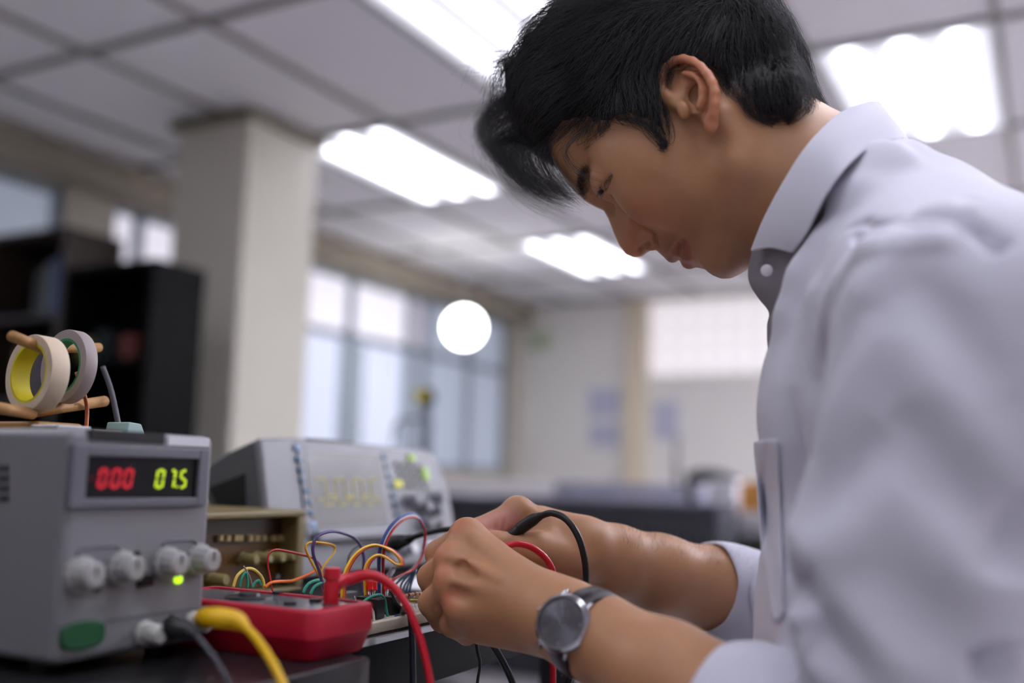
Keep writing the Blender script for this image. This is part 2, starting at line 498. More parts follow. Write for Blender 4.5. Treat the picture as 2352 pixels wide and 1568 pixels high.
# glass blocks in the back wall
M_block = pane_mat('glass_block_lit', (1.0, 0.95, 0.98), 0.62*WIN_E, 0.0)
M_mortar = mat('block_mortar', srgb(205, 196, 196), 0.8)
bm = BM(); nx, nz = 9, 4
dx, dz = (GBX1-GBX0)/nx, (GBZ1-GBZ0)/nz
for i in range(nx):
    for k in range(nz):
        add_box(bm, GBX0+i*dx+0.030, GBX0+(i+1)*dx-0.030, YB+0.02, YB+0.1, GBZ0+k*dz+0.030, GBZ0+(k+1)*dz-0.030)
gb = struct(bm_obj('window_5', bm, M_block, bevel=0.015))
box('mortar', GBX0, GBX1, YB+0.035, YB+0.09, GBZ0, GBZ1, pane_mat('lit_mortar', (1.0, 0.94, 0.97), 1.05*WIN_E), gb)

# ------------------------------------------------------------------ ceiling lamps
def lamp_mat(LAMP_E, nm):
    m = bpy.data.materials.new(nm); m.use_nodes = True
    nt = m.node_tree; b = nt.nodes['Principled BSDF']
    tc = nt.nodes.new('ShaderNodeTexCoord'); sp = nt.nodes.new('ShaderNodeSeparateXYZ')
    nt.links.new(tc.outputs['Generated'], sp.inputs[0])
    mu = nt.nodes.new('ShaderNodeMath'); mu.operation = 'MULTIPLY'; mu.inputs[1].default_value = 2*math.pi*3
    nt.links.new(sp.outputs['X'], mu.inputs[0])
    co = nt.nodes.new('ShaderNodeMath'); co.operation = 'COSINE'; nt.links.new(mu.outputs[0], co.inputs[0])
    mr = nt.nodes.new('ShaderNodeMapRange'); mr.inputs[1].default_value = 1; mr.inputs[2].default_value = -1
    mr.inputs[3].default_value = 0; mr.inputs[4].default_value = 1
    nt.links.new(co.outputs[0], mr.inputs[0])
    pw = nt.nodes.new('ShaderNodeMath'); pw.operation = 'POWER'; pw.inputs[1].default_value = 3.2; nt.links.new(mr.outputs[0], pw.inputs[0])
    ma = nt.nodes.new('ShaderNodeMath'); ma.operation = 'MULTIPLY_ADD'; ma.inputs[1].default_value = LAMP_E; ma.inputs[2].default_value = 0.44
    nt.links.new(pw.outputs[0], ma.inputs[0]); mr = ma
    b.inputs['Base Color'].default_value = (0.8, 0.8, 0.8, 1)
    b.inputs['Emission Color'].default_value = (0.88, 0.89, 1.0, 1)
    nt.links.new(mr.outputs[0], b.inputs['Emission Strength'])
    return m
M_lamp = lamp_mat(LAMP_E, 'fluorescent_louvre')
M_fill_near = lamp_mat(FILL_NEAR_E, 'added_fill_panel')
def ceil_lamp(ix, iy, label, grp='recessed fluorescent ceiling panels', mm=None):
    x1 = GX[ix]-0.03; x0 = GX[ix+1]+0.03; y0 = GY[iy]+0.03; y1 = GY[iy+1]-0.03
    r = empty('ceiling_lamp', ((x0+x1)/2, (y0+y1)/2, ZC-0.004), label, 'ceiling light', grp)
    bm = BM(); t = 0.02
    for a in ((x0-t, x0, y0-t, y1+t), (x1, x1+t, y0-t, y1+t), (x0, x1, y0-t, y0), (x0, x1, y1, y1+t)):
        add_box(bm, *a, ZC-0.008, ZC+0.011)
    bm_obj('lamp_frame', bm, M_lampframe, r)
    box('diffuser', x0, x1, y0, y1, ZC-0.002, ZC+0.010, mm or M_lamp, r)
    return r
# GX[5] = -0.11, GY[5] = 2.56
ceil_lamp(7, 5, 'ceiling light panel at the top of the photo, partly behind the man\'s hair')
ceil_lamp(9, 6, 'ceiling light panel beside the cream pillar, left of the man\'s fringe')
ceil_lamp(5, 6, 'striped ceiling light panel above the man\'s shirt collar')
ceil_lamp(9, 8, 'farthest ceiling light panel, behind the man\'s nose')

# unseen panels added as fill light, behind and beside the camera
for ix, iy in ((5, 2), (8, 2), (1, 3), (3, 1), (9, 3)):
    ceil_lamp(ix, iy, 'added ceiling panel out of view for fill light', 'added fill light panels', M_fill_near)
M_fill_far = lamp_mat(FILL_FAR_E, 'added_fill_panel_far')  # extra panels added out of view to lift the far walls and ceiling
for ix, iy in ((1, 6), (3, 6), (3, 8), (1, 8)):
    ceil_lamp(ix, iy, 'added ceiling panel out of view for fill light', 'added fill light panels', M_fill_far)
M_fill_desk = lamp_mat(FILL_DESK_E, 'added_fill_panel_desk')  # extra panels added out of view to brighten the top of the shirt
ceil_lamp(4, 3, 'added ceiling panel out of view for fill light', 'added fill light panels', M_fill_desk)
ceil_lamp(4, 4, 'added ceiling panel out of view for fill light', 'added fill light panels', M_fill_desk)
# ================================================================== the workbench and what stands on it
ZD = HC-0.123
DX = -0.446
M_deskdark = mat('black_laminate', srgb(34, 33, 36), 0.28, var=0.15, vscale=40, bump=0.05, bscale=400)
M_deskedge = mat('grey_edge_band', srgb(70, 69, 72), 0.35, var=0.1, vscale=40)
d = empty('lab_desk', (-0.9, 0.9, 0), 'dark grey laminate lab desk under the breadboard and the oscilloscope', 'desk')
box('desk_top', -1.25, DX, 0.5605, 1.24, ZD-0.045, ZD, mat('grey_laminate', srgb(20, 20, 22), 0.6, spec=.08, var=0.1, vscale=40), d, bevel=0.002)
box('edge_trim', DX-0.002, DX+0.0015, 0.5605, 1.24, ZD-0.004, ZD+0.0006, mat('steel_edge', srgb(150, 150, 155), 0.25, 0.6), d)
for (x, y) in ((-1.2, 0.65), (-1.2, 1.2), (-0.56, 1.2)): box('leg', x-.025, x+.025, y-.025, y+.025, 0, ZD-0.045, M_deskedge, d)
d = empty('side_desk', (-0.9, 0.2, 0), 'black desk carrying the power supply, nearest the camera', 'desk')
box('desk_top', -1.25, -0.405, -0.5, 0.56, ZD-0.06, ZD, M_deskdark, d, bevel=0.002)
box('apron', -1.2, -0.412, -0.45, 0.555, 0.3, ZD-0.06, M_deskdark, d)
for (x, y) in ((-1.15, -0.42), (-1.15, 0.52), (-0.46, -0.42), (-0.46, 0.52)): box('leg', x-.025, x+.025, y-.025, y+.025, 0, 0.3, M_deskedge, d)

# ------------------------------------------------------------------ power supply
M_psu = mat('warm_grey_enamel', srgb(124, 123, 128), 0.42, var=0.03, bump=0.04, bscale=500)
M_psug = mat('grey_bezel_plastic', srgb(100, 100, 110), 0.45)
M_black = mat('black_plastic', srgb(18, 18, 20), 0.4, var=0.1)
M_knobw = mat('pale_knob_plastic', srgb(156, 155, 154), 0.35)
M_silver = mat('brushed_metal', srgb(190, 190, 195), 0.28, 1.0)
XF = -0.507
PY0, PY1, PZ0, PZ1 = 0.3945, 0.5105, ZD+0.007, ZD+0.1435
ps = empty('power_supply', (XF-0.13, 0.454, ZD), 'grey bench power supply with red and green digits', 'power supply')
def YZ(px, py, X=XF):
    p = onX(px, py, X); return p[1], p[2]
box('body', XF-0.27, XF, PY0, PY1, PZ0, PZ1, M_psu, ps, bevel=0.006, seg=3)
for fx in (XF-0.24, XF-0.03):
    for fy in (PY0+0.015, PY1-0.015): lathe('foot', (fx, fy, ZD), (0, 0, 1), [(0, .006), (.008, .007)], M_black, ps, 12)
def fbox(name, px0, py0, px1, py1, x0, x1, m, parent, bevel=0.0, X=XF):
    a = YZ(px0, (py0+py1)/2, X); b = YZ(px1, (py0+py1)/2, X)
    t = YZ((px0+px1)/2, py0, X); u = YZ((px0+px1)/2, py1, X)
    return box(name, X+x0, X+x1, a[0], b[0], u[1], t[1], m, parent, bevel=bevel)
# bezel round the display
y0, z1 = YZ(166, 1024); y1, z0 = YZ(478, 1168); z0 = PZ0+0.0935; z1 = PZ0+0.126
y0, y1 = onX(165, 1100, XF+.004)[1], onX(479, 1100, XF+.004)[1]
z0, z1 = onX(320, 1164, XF+.004)[2], onX(320, 1026, XF+.004)[2]
bm = BM()
iy0, iy1 = onX(189, 1100, XF)[1], onX(447, 1100, XF)[1]
iz0, iz1 = onX(320, 1143, XF)[2], onX(320, 1050, XF)[2]
add_box(bm, XF-0.002, XF+0.004, y0, iy0, z0, z1); add_box(bm, XF-0.002, XF+0.004, iy1, y1, z0, z1)
add_box(bm, XF-0.002, XF+0.004, iy0, iy1, z0, iz0); add_box(bm, XF-0.002, XF+0.004, iy0, iy1, iz1, z1)
bz = bm_obj('display_bezel', bm, M_psug, ps, bevel=0.0008)
sc = box('display_window', XF-0.002, XF+0.0012, iy0, iy1, iz0, iz1, mat('smoked_window', srgb(16, 15, 18), 0.25), ps)
M_red = mat('red_digit', (0.35, 0.0, 0.01), 0.5, emit=(1.0, 0.012, 0.04), estr=0.26)
M_grn = mat('green_digit', (0.3, 0.5, 0.0), 0.5, emit=(0.62, 0.80, 0.012), estr=0.40)
ey, ez = np.array([0, 1.0, 0]), np.array([0, 0, 1.0])
def digits(name, chars, cells, m, parent):
    bm = BM()
    for ch, (pa, pb) in zip(chars, cells):
        a = YZ(pa, 1122); b = YZ(pb, 1122)
        w = b[0]-a[0]
        seg_digit(bm, ch, np.array([XF+0.0014, a[0], onX(300, 1122, XF)[2]]), ey, ez, w, onX(300, 1075, XF)[2]-onX(300, 1122, XF)[2], 0.0019, 0.0003)
    return bm, name, m, parent
bm, n_, m_, p_ = digits('amp_digits', '-000', [(196, 209), (217, 238), (247, 269), (276, 297)], M_red, sc)
bm_obj(n_, bm, m_, p_)
bm, n_, m_, p_ = digits('volt_digits', '075', [(350, 370), (380, 396), (405, 422)], M_grn, sc)
o_ = YZ(400, 1120); add_box(bm, XF+0.0014, XF+0.0017, o_[0], o_[0]+0.0016, o_[1], o_[1]+0.0016)
bm_obj(n_, bm, m_, p_)
fbox('vent_slot', 203, 990, 377, 1016, -0.002, 0.0006, M_black, ps)
fbox('label_strip', 385, 1003, 480, 1024, 0, 0.0005, mat('white_label', srgb(214, 214, 220), 0.5), ps)
fbox('groove', 112, 1416, 470, 1422, 0, 0.0006, M_psug, ps)
for i, (px, py) in enumerate(((180, 1318), (274, 1303), (377, 1292), (452, 1284))):
    y, z = YZ(px, py)
    k = lathe('knob', (XF, y, z), (1, 0, 0), [(0, .0105), (.004, .0105), (.0045, .0085), (.014, .0078), (.0155, .006)], M_knobw, ps, 24, lobes=12, lobe_amp=.03)
    box('pointer', XF+0.0155, XF+0.0158, y-0.0005, y+0.0005, z, z+0.006, M_black, k)
for (a, b) in (((178, 1268), (274, 1252)), ((374, 1250), (450, 1238))):
    (ya, za), (yb, zb) = YZ(*a), YZ(*b); zt = (za+zb)/2+0.001
    bm = BM()
    for q in (((ya, zt-0.008), (ya, zt-0.002)), ((ya, zt-0.002), (ya+0.003, zt)), ((ya+0.003, zt), (yb-0.003, zt)), ((yb-0.003, zt), (yb, zt-0.002)), ((yb, zt-0.002), (yb, zt-0.008))):
        add_tube(bm, [(XF+0.0003, *q[0]), (XF+0.0003, *q[1])], 0.0009, 6)
    bm_obj('bracket_mark', bm, M_psug, ps)
for px, py, r in ((313, 1272, .0022), (222, 1350, .0026), (328, 1318, .0020)):
    y, z = YZ(px, py); lathe('indicator', (XF, y, z), (1, 0, 0), [(0, r), (.0015, r*.9)], M_black, ps, 12)
fbox('rocker_switch', 312, 1320, 345, 1345, 0, 0.004, M_black, ps, bevel=0.001)
y, z = YZ(407, 1330)
lathe('power_led', (XF, y, z), (1, 0, 0), [(0, .003), (.002, .0028), (.0035, .0015)], mat('green_led', (.3, .6, .0), .3, emit=(0.55, 1.0, 0.02), estr=0.9), ps, 14)
# oval green power button
a, b = YZ(136, 1462), YZ(236, 1452); zc = (a[1]+b[1])/2; yc = (a[0]+b[0])/2; hw = (b[0]-a[0])/2; hh = 0.0082
bm = BM(); n = 28
poly = [(yc+hw*math.copysign(abs(math.cos(t))**.7, math.cos(t)), zc+hh*math.copysign(abs(math.sin(t))**.7, math.sin(t))) for t in [2*math.pi*i/n for i in range(n)]]
add_prism(bm, poly, 'x', XF-0.001, XF+0.003)
bm_obj('power_button', bm, mat('dark_green_plastic', srgb(34, 84, 52), 0.4), ps, bevel=0.001)
M_post = {'w': mat('pale_post', srgb(196, 196, 192), 0.35), 'k': M_black, 'r': mat('red_post', srgb(150, 25, 35), 0.35)}
POSTS = []
for px, py, c in ((330, 1452, 'w'), (392, 1440, 'k'), (440, 1428, 'w')):
    y, z = YZ(px, py); POSTS.append((y, z))
    lathe('terminal_post', (XF, y, z), (1, 0, 0), [(0, .0075), (.003, .0075), (.0035, .0055), (.013, .0062), (.015, .005)], M_post[c], ps, 16, lobes=8, lobe_amp=.04)
# side vents on the left cheek
bm = BM()
for i in range(4):
    for k in range(2): 
        p = onY(4+k*12, 1076+i*23, PY0)
        add_box(bm, p[0]-0.0016, p[0]+0.0016, PY0-0.0004, PY0+0.001, p[2]-0.0022, p[2]+0.0022)
bm_obj('side_vents', bm, M_black, ps)

# yellow and dark leads on the supply terminals
def lead(name, label, cat, pts, r, m, group=None, n=8):
    o = tube(name, pts, r, m, n=n); tag(o, label, cat, group); return o
M_yel = mat('yellow_insulation', srgb(222, 176, 14), 0.4)
yl = empty('yellow_lead', onX(470, 1420, XF+0.02), 'yellow test lead plugged into the power supply', 'cable')
p0 = np.array([XF+0.015, POSTS[2][0], POSTS[2][1]])
p1 = dep(468, 1418, 0.60); p2 = dep(535, 1423, 0.595); p3 = dep(566, 1440, 0.59)
ys = tube('plug', [p0, p1, p2, p3], [0.003, 0.0052, 0.0062, 0.0056, 0.0030], M_yel, yl, n=12)
tube('wire', [p3-(p3-p2)*.2, dep(585, 1462, .585), dep(612, 1500, .575), dep(635, 1540, .565), dep(660, 1600, .555), dep(690, 1700, .55)], 0.0026, M_yel, yl)
M_dk = mat('dark_rubber', srgb(26, 27, 30), 0.45)
bl = empty('black_lead', onX(400, 1440, XF+0.02), 'thin dark lead clipped to the black power supply terminal', 'cable')
p0 = np.array([XF+0.014, POSTS[1][0], POSTS[1][1]])
tube('plug', [p0, dep(395, 1440, .59), dep(430, 1448, .585), dep(452, 1460, .58)], [0.003, 0.006, 0.005, 0.0022], M_dk, bl, n=12)
tube('wire', [dep(450, 1458, .58), dep(480, 1495, .575), dep(510, 1540, .57), dep(540, 1600, .565)], 0.0016, mat('grey_wire', srgb(66, 67, 74), .45), bl)

# things lying on top of the supply
ZT = PZ1
M_tan = mat('tan_wood', srgb(158, 116, 66), 0.55, var=0.18, vscale=60)
M_tape = mat('cream_tape_edge', srgb(196, 178, 156), 0.6, var=0.05)
M_tapeg = mat('grey_lilac_tape', srgb(150, 138, 138), 0.5)
M_yin = mat('yellow_core', srgb(196, 180, 20), 0.5)
M_gin = mat('green_core', srgb(30, 120, 80), 0.5)
def reel(name, c, axis, R, rin, w, mo, mi, label, tilt_pts=None):
    d, u, v = frame_axes(axis); c = np.asarray(c)
    e = empty(name, c-np.array([0, 0, R]), label, 'reel', 'reels on the power supply')
    bm = BM(); n = 48; rings = []
    prof = [(-w/2, rin), (-w/2, R*0.985), (-w/2+.001, R), (w/2-.001, R), (w/2, R*0.985), (w/2, rin)]
    for h, r in prof:
        rings.append([bm.verts.new(tuple(c+d*h+r*(math.cos(2*math.pi*i/n)*u+math.sin(2*math.pi*i/n)*v))) for i in range(n)])
    for a, b in zip(rings[:-1], rings[1:]):
        for i in range(n): bm.faces.new((a[i], a[(i+1) % n], b[(i+1) % n], b[i]))
    _auto(bm_obj('winding', bm, mo, e))
    bm = BM(); rings = []
    for h, r in ((-w/2, rin), (w/2, rin), (w/2, rin-.002), (-w/2, rin-.002), (-w/2, rin)):
        rings.append([bm.verts.new(tuple(c+d*h+r*(math.cos(2*math.pi*i/n)*u+math.sin(2*math.pi*i/n)*v))) for i in range(n)])
    for a, b in zip(rings[:-1], rings[1:]):
        for i in range(n): bm.faces.new((a[i], a[(i+1) % n], b[(i+1) % n], b[i]))
    _auto(bm_obj('core', bm, mi, e)); return e
# frame of dowels the reels hang on
c1 = onX(86, 859, -0.66); c2 = onY(158, 842, c1[1]+.030)
Rr = 0.0285
reel('wire_reel', c1, (-0.06, -1.0, 0.03), 0.0288, 0.0225, 0.0145, M_tape, M_yin, 'cream reel with a yellow core on top of the power supply')
reel('wire_reel', c2, (-0.06, -1.0, 0.03), 0.0285, 0.0215, 0.010, M_tapeg, M_gin, 'grey lilac reel with a green core behind the cream reel')
rk = empty('reel_stand', (-0.66, 0.44, ZT), 'small tan wooden stand holding the two wire reels', 'reel stand')
tube('dowel', [onX(28, 772, -0.645), onX(112, 805, -0.67)], 0.0042, M_tan, rk, n=12, spline=False)
tube('dowel', [onX(-40, 930, -0.64), onX(75, 950, -0.655)], 0.0042, M_tan, rk, n=12, spline=False)
tube('dowel', [onX(60, 948, -0.66), onX(240, 921, -0.70)], 0.0045, M_tan, rk, n=12, spline=False)
tube('dowel', [onX(110, 800, -0.71), onX(228, 798, -0.72)], 0.004, M_tan, rk, n=12, spline=False)
q = onX(100, 950, -0.67)
box('base_block', -0.70, -0.645, q[1]-0.022, q[1]+0.016, ZT-0.0005, ZT+0.009, M_tan, rk, bevel=0.002)
cw = onX(190, 880, -0.675)
o = tube('copper_wire', [onX(176, 855, -0.675), onX(186, 885, -0.67), onX(196, 915, -0.675), onX(200, 945, -0.68), (-0.68, onX(200, 960, -0.68)[1], ZT+0.001)], 0.0016, mat('copper', srgb(200, 120, 80), .3, .8))
tag(o, 'short copper wire hanging beside the cream reel', 'wire')
q0, q1 = onX(136, 955, -0.60), onX(213, 955, -0.60)
o = box('metal_clip', -0.63, -0.60, q0[1], q1[1], ZT, ZT+0.0055, M_silver, bevel=0.001); tag(o, 'small shiny metal block lying on the power supply', 'clip')
q0, q1 = onX(218, 958, -0.62), onX(282, 958, -0.62)
o = box('grey_block', -0.65, -0.62, q0[1], q1[1], ZT, ZT+0.005, mat('grey_zinc', srgb(120, 116, 110), .4, .5), bevel=0.001); tag(o, 'dull grey block lying on the power supply beside the shiny one', 'block')
o = tube('probe_rod', [onX(236, 842, -0.70), onX(256, 900, -0.69), (-0.675, onX(281, 968, -0.675)[1], ZT+0.001)], 0.0022, mat('grey_rod', srgb(70, 68, 76), .4)); tag(o, 'thin dark rod leaning against the grey lilac reel', 'rod')
bm = BM(); q = onX(300, 985, -0.63)
add_prism(bm, [(q[1]-0.008, ZT), (q[1]+0.012, ZT), (q[1]+0.006, ZT+0.011), (q[1]-0.006, ZT+0.012)], 'x', -0.65, -0.625)
o = bm_obj('eraser', bm, mat('mint_plastic', srgb(150, 176, 172), .5), bevel=0.001); tag(o, 'pale mint coloured wedge at the right end of the power supply top', 'eraser')

# ------------------------------------------------------------------ multimeter
M_mred = mat('red_rubber', srgb(172, 8, 44), 0.48, var=0.06, vscale=60, bump=0.03, bscale=600)
M_mface = mat('grey_face_plate', srgb(88, 90, 98), 0.16, var=0.35, vscale=55, bump=.25, bscale=45)
mm = empty('multimeter', (-0.5, 0.55, ZD), 'red cased multimeter lying flat beside the power supply', 'multimeter')
x0, x1, y0, y1, zb, zt = -0.572, -0.4185, 0.5145, 0.5845, ZD, ZD+0.0325
bm = BM()
def ringr(z, ins, rad, n=5):
    P = []
    for cx_, cy_, a0 in ((x1-ins-rad, y1-ins-rad, 0), (x0+ins+rad, y1-ins-rad, 90), (x0+ins+rad, y0+ins+rad, 180), (x1-ins-rad, y0+ins+rad, 270)):
        for i in range(n+1):
            a = math.radians(a0+90*i/n); P.append(bm.verts.new((cx_+rad*math.cos(a), cy_+rad*math.sin(a), z)))
    return P
R_ = [ringr(zb, .006, .008), ringr(zb+.002, .004, .008), ringr(zb+.013, .001, .008), ringr(zb+.0145, .0, .008), ringr(zt-.003, 0, .008), ringr(zt-.0008, .0008, .008), ringr(zt, .003, .007), ringr(zt, .0075, .006), ringr(zt-.0025, .008, .006)]
for a, b in zip(R_[:-1], R_[1:]):
    for i in range(len(a)): bm.faces.new((a[i], a[(i+1) % len(a)], b[(i+1) % len(a)], b[i]))
bm.faces.new(list(reversed(R_[0]))); bm.faces.new(R_[-1])
_auto(bm_obj('holster', bm, M_mred, mm), 30)
box('face_plate', x0+0.009, x1-0.009, y0+0.009, y1-0.009, zt-0.004, zt-0.001, M_mface, mm, bevel=0.0008)
lathe('selector_dial', (-0.505, 0.55, zt-0.001), (0, 0, 1), [(0, .017), (.0012, .0165), (.0014, .008), (.0034, .007)], M_black, mm, 28)
box('button', -0.548, -0.538, 0.53, 0.537, zt-0.001, zt+0.001, M_psug, mm, bevel=0.0005)
for i, (px, py) in enumerate(((667, 1384), (725, 1377), (640, 1360))):
    p = onZ(px, py, zt); lathe('jack', (p[0], p[1], zt-0.001), (0, 0, 1), [(0, .0048), (.0018, .0045), (.0018, .003)], M_black, mm, 16)
pj = onZ(760, 1384, zt)
lathe('jack', (pj[0], pj[1], zt-0.001), (0, 0, 1), [(0, .0062), (.001, .006)], mat('red_jack', srgb(120, 16, 30), .4), mm, 16)
# red lead: plug, wire, probe in the near hand
M_rwire = mat('red_silicone', srgb(190, 20, 42), 0.35)
rl = empty('test_lead', (pj[0], pj[1], zt), 'red test lead from the multimeter to the nearer hand', 'cable')
lathe('plug', (pj[0], pj[1], zt), (0, 0, 1), [(0, .0052), (.012, .0056), (.014, .0052), (.0145, .0045), (.0165, .0045), (.0168, .0058), (.023, .0056), (.0235, .005)], M_rwire, rl, 20)
dp = float(CAMR[2] @ (pj-np.array([0, 0, HC])))
pw = [np.array([pj[0], pj[1], zt+0.0125]), dep(800, 1330, dp+.012), dep(850, 1320, dp+.012), dep(895, 1340, dp+.01), dep(930, 1383, dp+.005), dep(955, 1437, dp), dep(975, 1500, dp-.005), dep(990, 1575, dp-.01), dep(1010, 1700, dp-.015), dep(1130, 1900, dp-.01), dep(1240, 1800, dp+.03), dep(1268, 1600, dp+.06), dep(1269, 1500, dp+.075), dep(1272, 1400, dp+.09), dep(1272, 1325, dp+.095), dep(1258, 1288, dp+.095), dep(1232, 1263, dp+.09), dep(1205, 1251, dp+.085), dep(1176, 1250, dp+.08), dep(1135, 1265, dp+.075)]
tube('wire', pw, [0.0058, 0.0044, 0.0036, 0.0030]+[0.0026]*16, M_rwire, rl, n=10)
tube('probe', [dep(1140, 1262, dp+.075), dep(1080, 1300, dp+.075), dep(1010, 1370, dp+.075)], [0.0035, 0.0045, 0.003], M_rwire, rl, n=10)
# black lead: behind the red one, with its probe in the far hand
kl = empty('test_lead', onX(900, 1370, -0.45), 'black test lead with its probe in the farther hand', 'cable')
dk = dp+0.13
tube('probe', [dep(1118, 1262, dk), dep(1178, 1226, dk), dep(1192, 1216, dk), dep(1196, 1213, dk), dep(1225, 1193, dk-.005), dep(1243, 1184, dk-.01)], [0.0028, 0.0038, 0.0042, 0.0052, 0.0050, 0.0030], M_dk, kl, n=12)
pw = [dep(1240, 1185, dk-.01), dep(1268, 1178, dk-.02), dep(1300, 1192, dk-.03), dep(1325, 1226, dk-.035), dep(1340, 1270, dk-.035), dep(1346, 1320, dk-.03), dep(1343, 1400, dk-.025), dep(1325, 1500, dk-.02), dep(1270, 1650, dk-.03), dep(1210, 1640, dk-.04), dep(1168, 1545, dk-.045), dep(1130, 1480, dk-.05), dep(1080, 1430, dk-.06)]
tube('wire', pw, 0.0027, M_dk, kl, n=10)
o = tube('cable', [onX(925, 1402, -0.468), dep(934, 1392, .745), dep(942, 1412, .74), dep(946, 1450, .742), dep(948, 1520, .745), dep(950, 1640, .74)], 0.0026, mat('navy_insulation', srgb(24, 24, 40), .4)); tag(o, 'dark navy wire hanging over the desk edge behind the red lead', 'cable')
o = tube('cord', [dep(1092, 1440, .80), dep(1096, 1490, .79), dep(1103, 1525, .79), dep(1097, 1565, .785), dep(1090, 1640, .78)], 0.0013, M_dk); tag(o, 'thin black cord hanging below the nearer hand', 'cable')

# ------------------------------------------------------------------ old function generator
M_olive = mat('olive_beige_paint', srgb(112, 98, 62), 0.45, var=0.05)
M_brown = mat('brown_panel', srgb(94, 64, 18), 0.4, var=0.08)
M_dbrown = mat('dark_brown_panel', srgb(60, 46, 26), 0.45)
M_bkey = mat('beige_key', srgb(178, 160, 112), 0.45)
M_bknob = mat('olive_knob', srgb(140, 128, 84), 0.3)
XG = -0.66; GY0, GY1, GZ1 = 0.56, 0.7945, HC-0.0405
fg = empty('function_generator', (-0.76, 0.68, ZD), 'brown panelled signal generator behind the jumper wires', 'signal generator')
bm = BM()
add_box(bm, -0.86, XG, GY0, GY1, GZ1-0.007, GZ1); add_box(bm, -0.86, XG, GY0, GY1, ZD+0.003, ZD+0.008)
add_box(bm, -0.86, XG, GY1-0.012, GY1, ZD+0.008, GZ1-0.007); add_box(bm, -0.86, XG, GY0, GY0+0.012, ZD+0.008, GZ1-0.007)
add_box(bm, -0.86, -0.855, GY0+0.012, GY1-0.012, ZD+0.008, GZ1-0.007)
bm_obj('case', bm, M_olive, fg, bevel=0.002)
XP = XG-0.022
box('front_panel', XP-0.004, XP, GY0+0.012, GY1-0.012, ZD+0.008, GZ1-0.007, M_brown, fg)
zz = onX(600, 1222, XP)[2]
box('header_strip', XP, XP+0.001, GY0+0.012, GY1-0.012, zz, GZ1-0.007, M_dbrown, fg)
box('key_slot', XP, XP+0.0008, GY0+0.012, GY1-0.02, onX(600, 1246, XP)[2], onX(600, 1226, XP)[2], M_dbrown, fg)
for k, cx_ in enumerate((506, 523, 541, 552, 574, 590, 606, 628, 643, 652)):
    a = onX(cx_-5, 1235, XP+.003); b = onX(cx_+5, 1235, XP+.003)
    box('key', XP, XP+0.005, a[1], b[1], onX(cx_, 1242, XP)[2], onX(cx_, 1228, XP)[2], M_bkey, fg, bevel=0.0006)
for cx_, cy_ in ((553, 1281), (585, 1279), (615, 1277), (642, 1275), (482, 1328)):
    p = onX(cx_, cy_, XP)
    lathe('knob', (XP, p[1], p[2]), (1, 0, 0), [(0, .0062), (.004, .0062), (.0045, .0054), (.019, .0050), (.0205, .0040)], M_bknob, fg, 32, lobes=14, lobe_amp=.06)
for cx_ in (640, 666): 
    p = onX(cx_, 1330, XP)
    lathe('socket', (XP, p[1], p[2]), (1, 0, 0), [(0, .0065), (.003, .006), (.004, .0048), (.012, .0048)], M_silver, fg, 16)
for fx in (-0.84, -0.68):
    for fy in (GY0+.02, GY1-.02): lathe('foot', (fx, fy, ZD), (0, 0, 1), [(0, .006), (.004, .006)], M_black, fg, 10)

# ------------------------------------------------------------------ oscilloscope
M_scope = mat('light_grey_plastic', srgb(122, 122, 129), 0.4, var=0.02)
M_sback = mat('dark_grey_plastic', srgb(84, 86, 90), 0.5)
M_skey = mat('blue_key', srgb(62, 94, 122), 0.4)
M_skeyl = mat('light_blue_key', srgb(140, 166, 204), 0.4)
TH = math.radians(12.0)
SO = np.array([-0.712, 0.812, ZD+0.006])
SN = np.array([math.cos(TH), 0, math.sin(TH)]); SV = np.array([-math.sin(TH), 0, math.cos(TH)]); SU = np.array([0, 1.0, 0])
def SP(u, v, n=0.0): return SO+SU*u+SV*v+SN*n
def SUV(px, py, n=0.0):
    r = ray(px, py); o = np.array([0, 0, HC]); t = np.dot(SO+SN*n-o, SN)/np.dot(r, SN); p = o+r*t-SO
    return np.dot(p, SU), np.dot(p, SV)
def sbox(name, u0, u1, v0, v1, n0, n1, m, parent, bevel=0.0):
    bm = BM()
    P = [SP(u, v, n) for n in (n0, n1) for (u, v) in ((u0, v0), (u1, v0), (u1, v1), (u0, v1))]
    V = [bm.verts.new(tuple(p)) for p in P]
    for f in ((0, 3, 2, 1), (4, 5, 6, 7), (0, 1, 5, 4), (1, 2, 6, 5), (2, 3, 7, 6), (3, 0, 4, 7)): bm.faces.new([V[i] for i in f])
    return bm_obj(name, bm, m, parent, bevel=bevel)
os_ = empty('oscilloscope', SO, 'light grey digital oscilloscope tilted back on the desk', 'oscilloscope')
SW, SH = 0.368, 0.152
bm = BM()   # front shell with clipped upper right corner
poly = [(0, 0), (SW, 0), (SW+.003, 0.02), (SW-.002, 0.098), (SW-0.022, SH-0.012), (SW-0.045, SH-0.002), (0.085, SH+0.004), (0.0, SH)]
A = [bm.verts.new(tuple(SP(u, v, -0.010))) for u, v in poly]; B = [bm.verts.new(tuple(SP(u, v, 0))) for u, v in poly]
for i in range(len(poly)): bm.faces.new((A[i], A[(i+1) % len(poly)], B[(i+1) % len(poly)], B[i]))
bm.faces.new(list(reversed(A))); bm.faces.new(B)
bm_obj('front_shell', bm, M_scope, os_, bevel=0.004)
bm = BM()   # dark rear housing, wedge seen from its side
pr = [(-0.722, ZD+0.012), (-0.722-0.028, ZD+0.153), (-0.79, ZD+0.138), (-0.832, ZD+0.115), (-0.836, ZD+0.105), (-0.80, ZD+0.070), (-0.785, ZD+0.012)]
add_prism(bm, pr, 'y', SO[1]+0.001, SO[1]+SW-0.030)
bm_obj('rear_housing', bm, M_sback, os_, bevel=0.003)
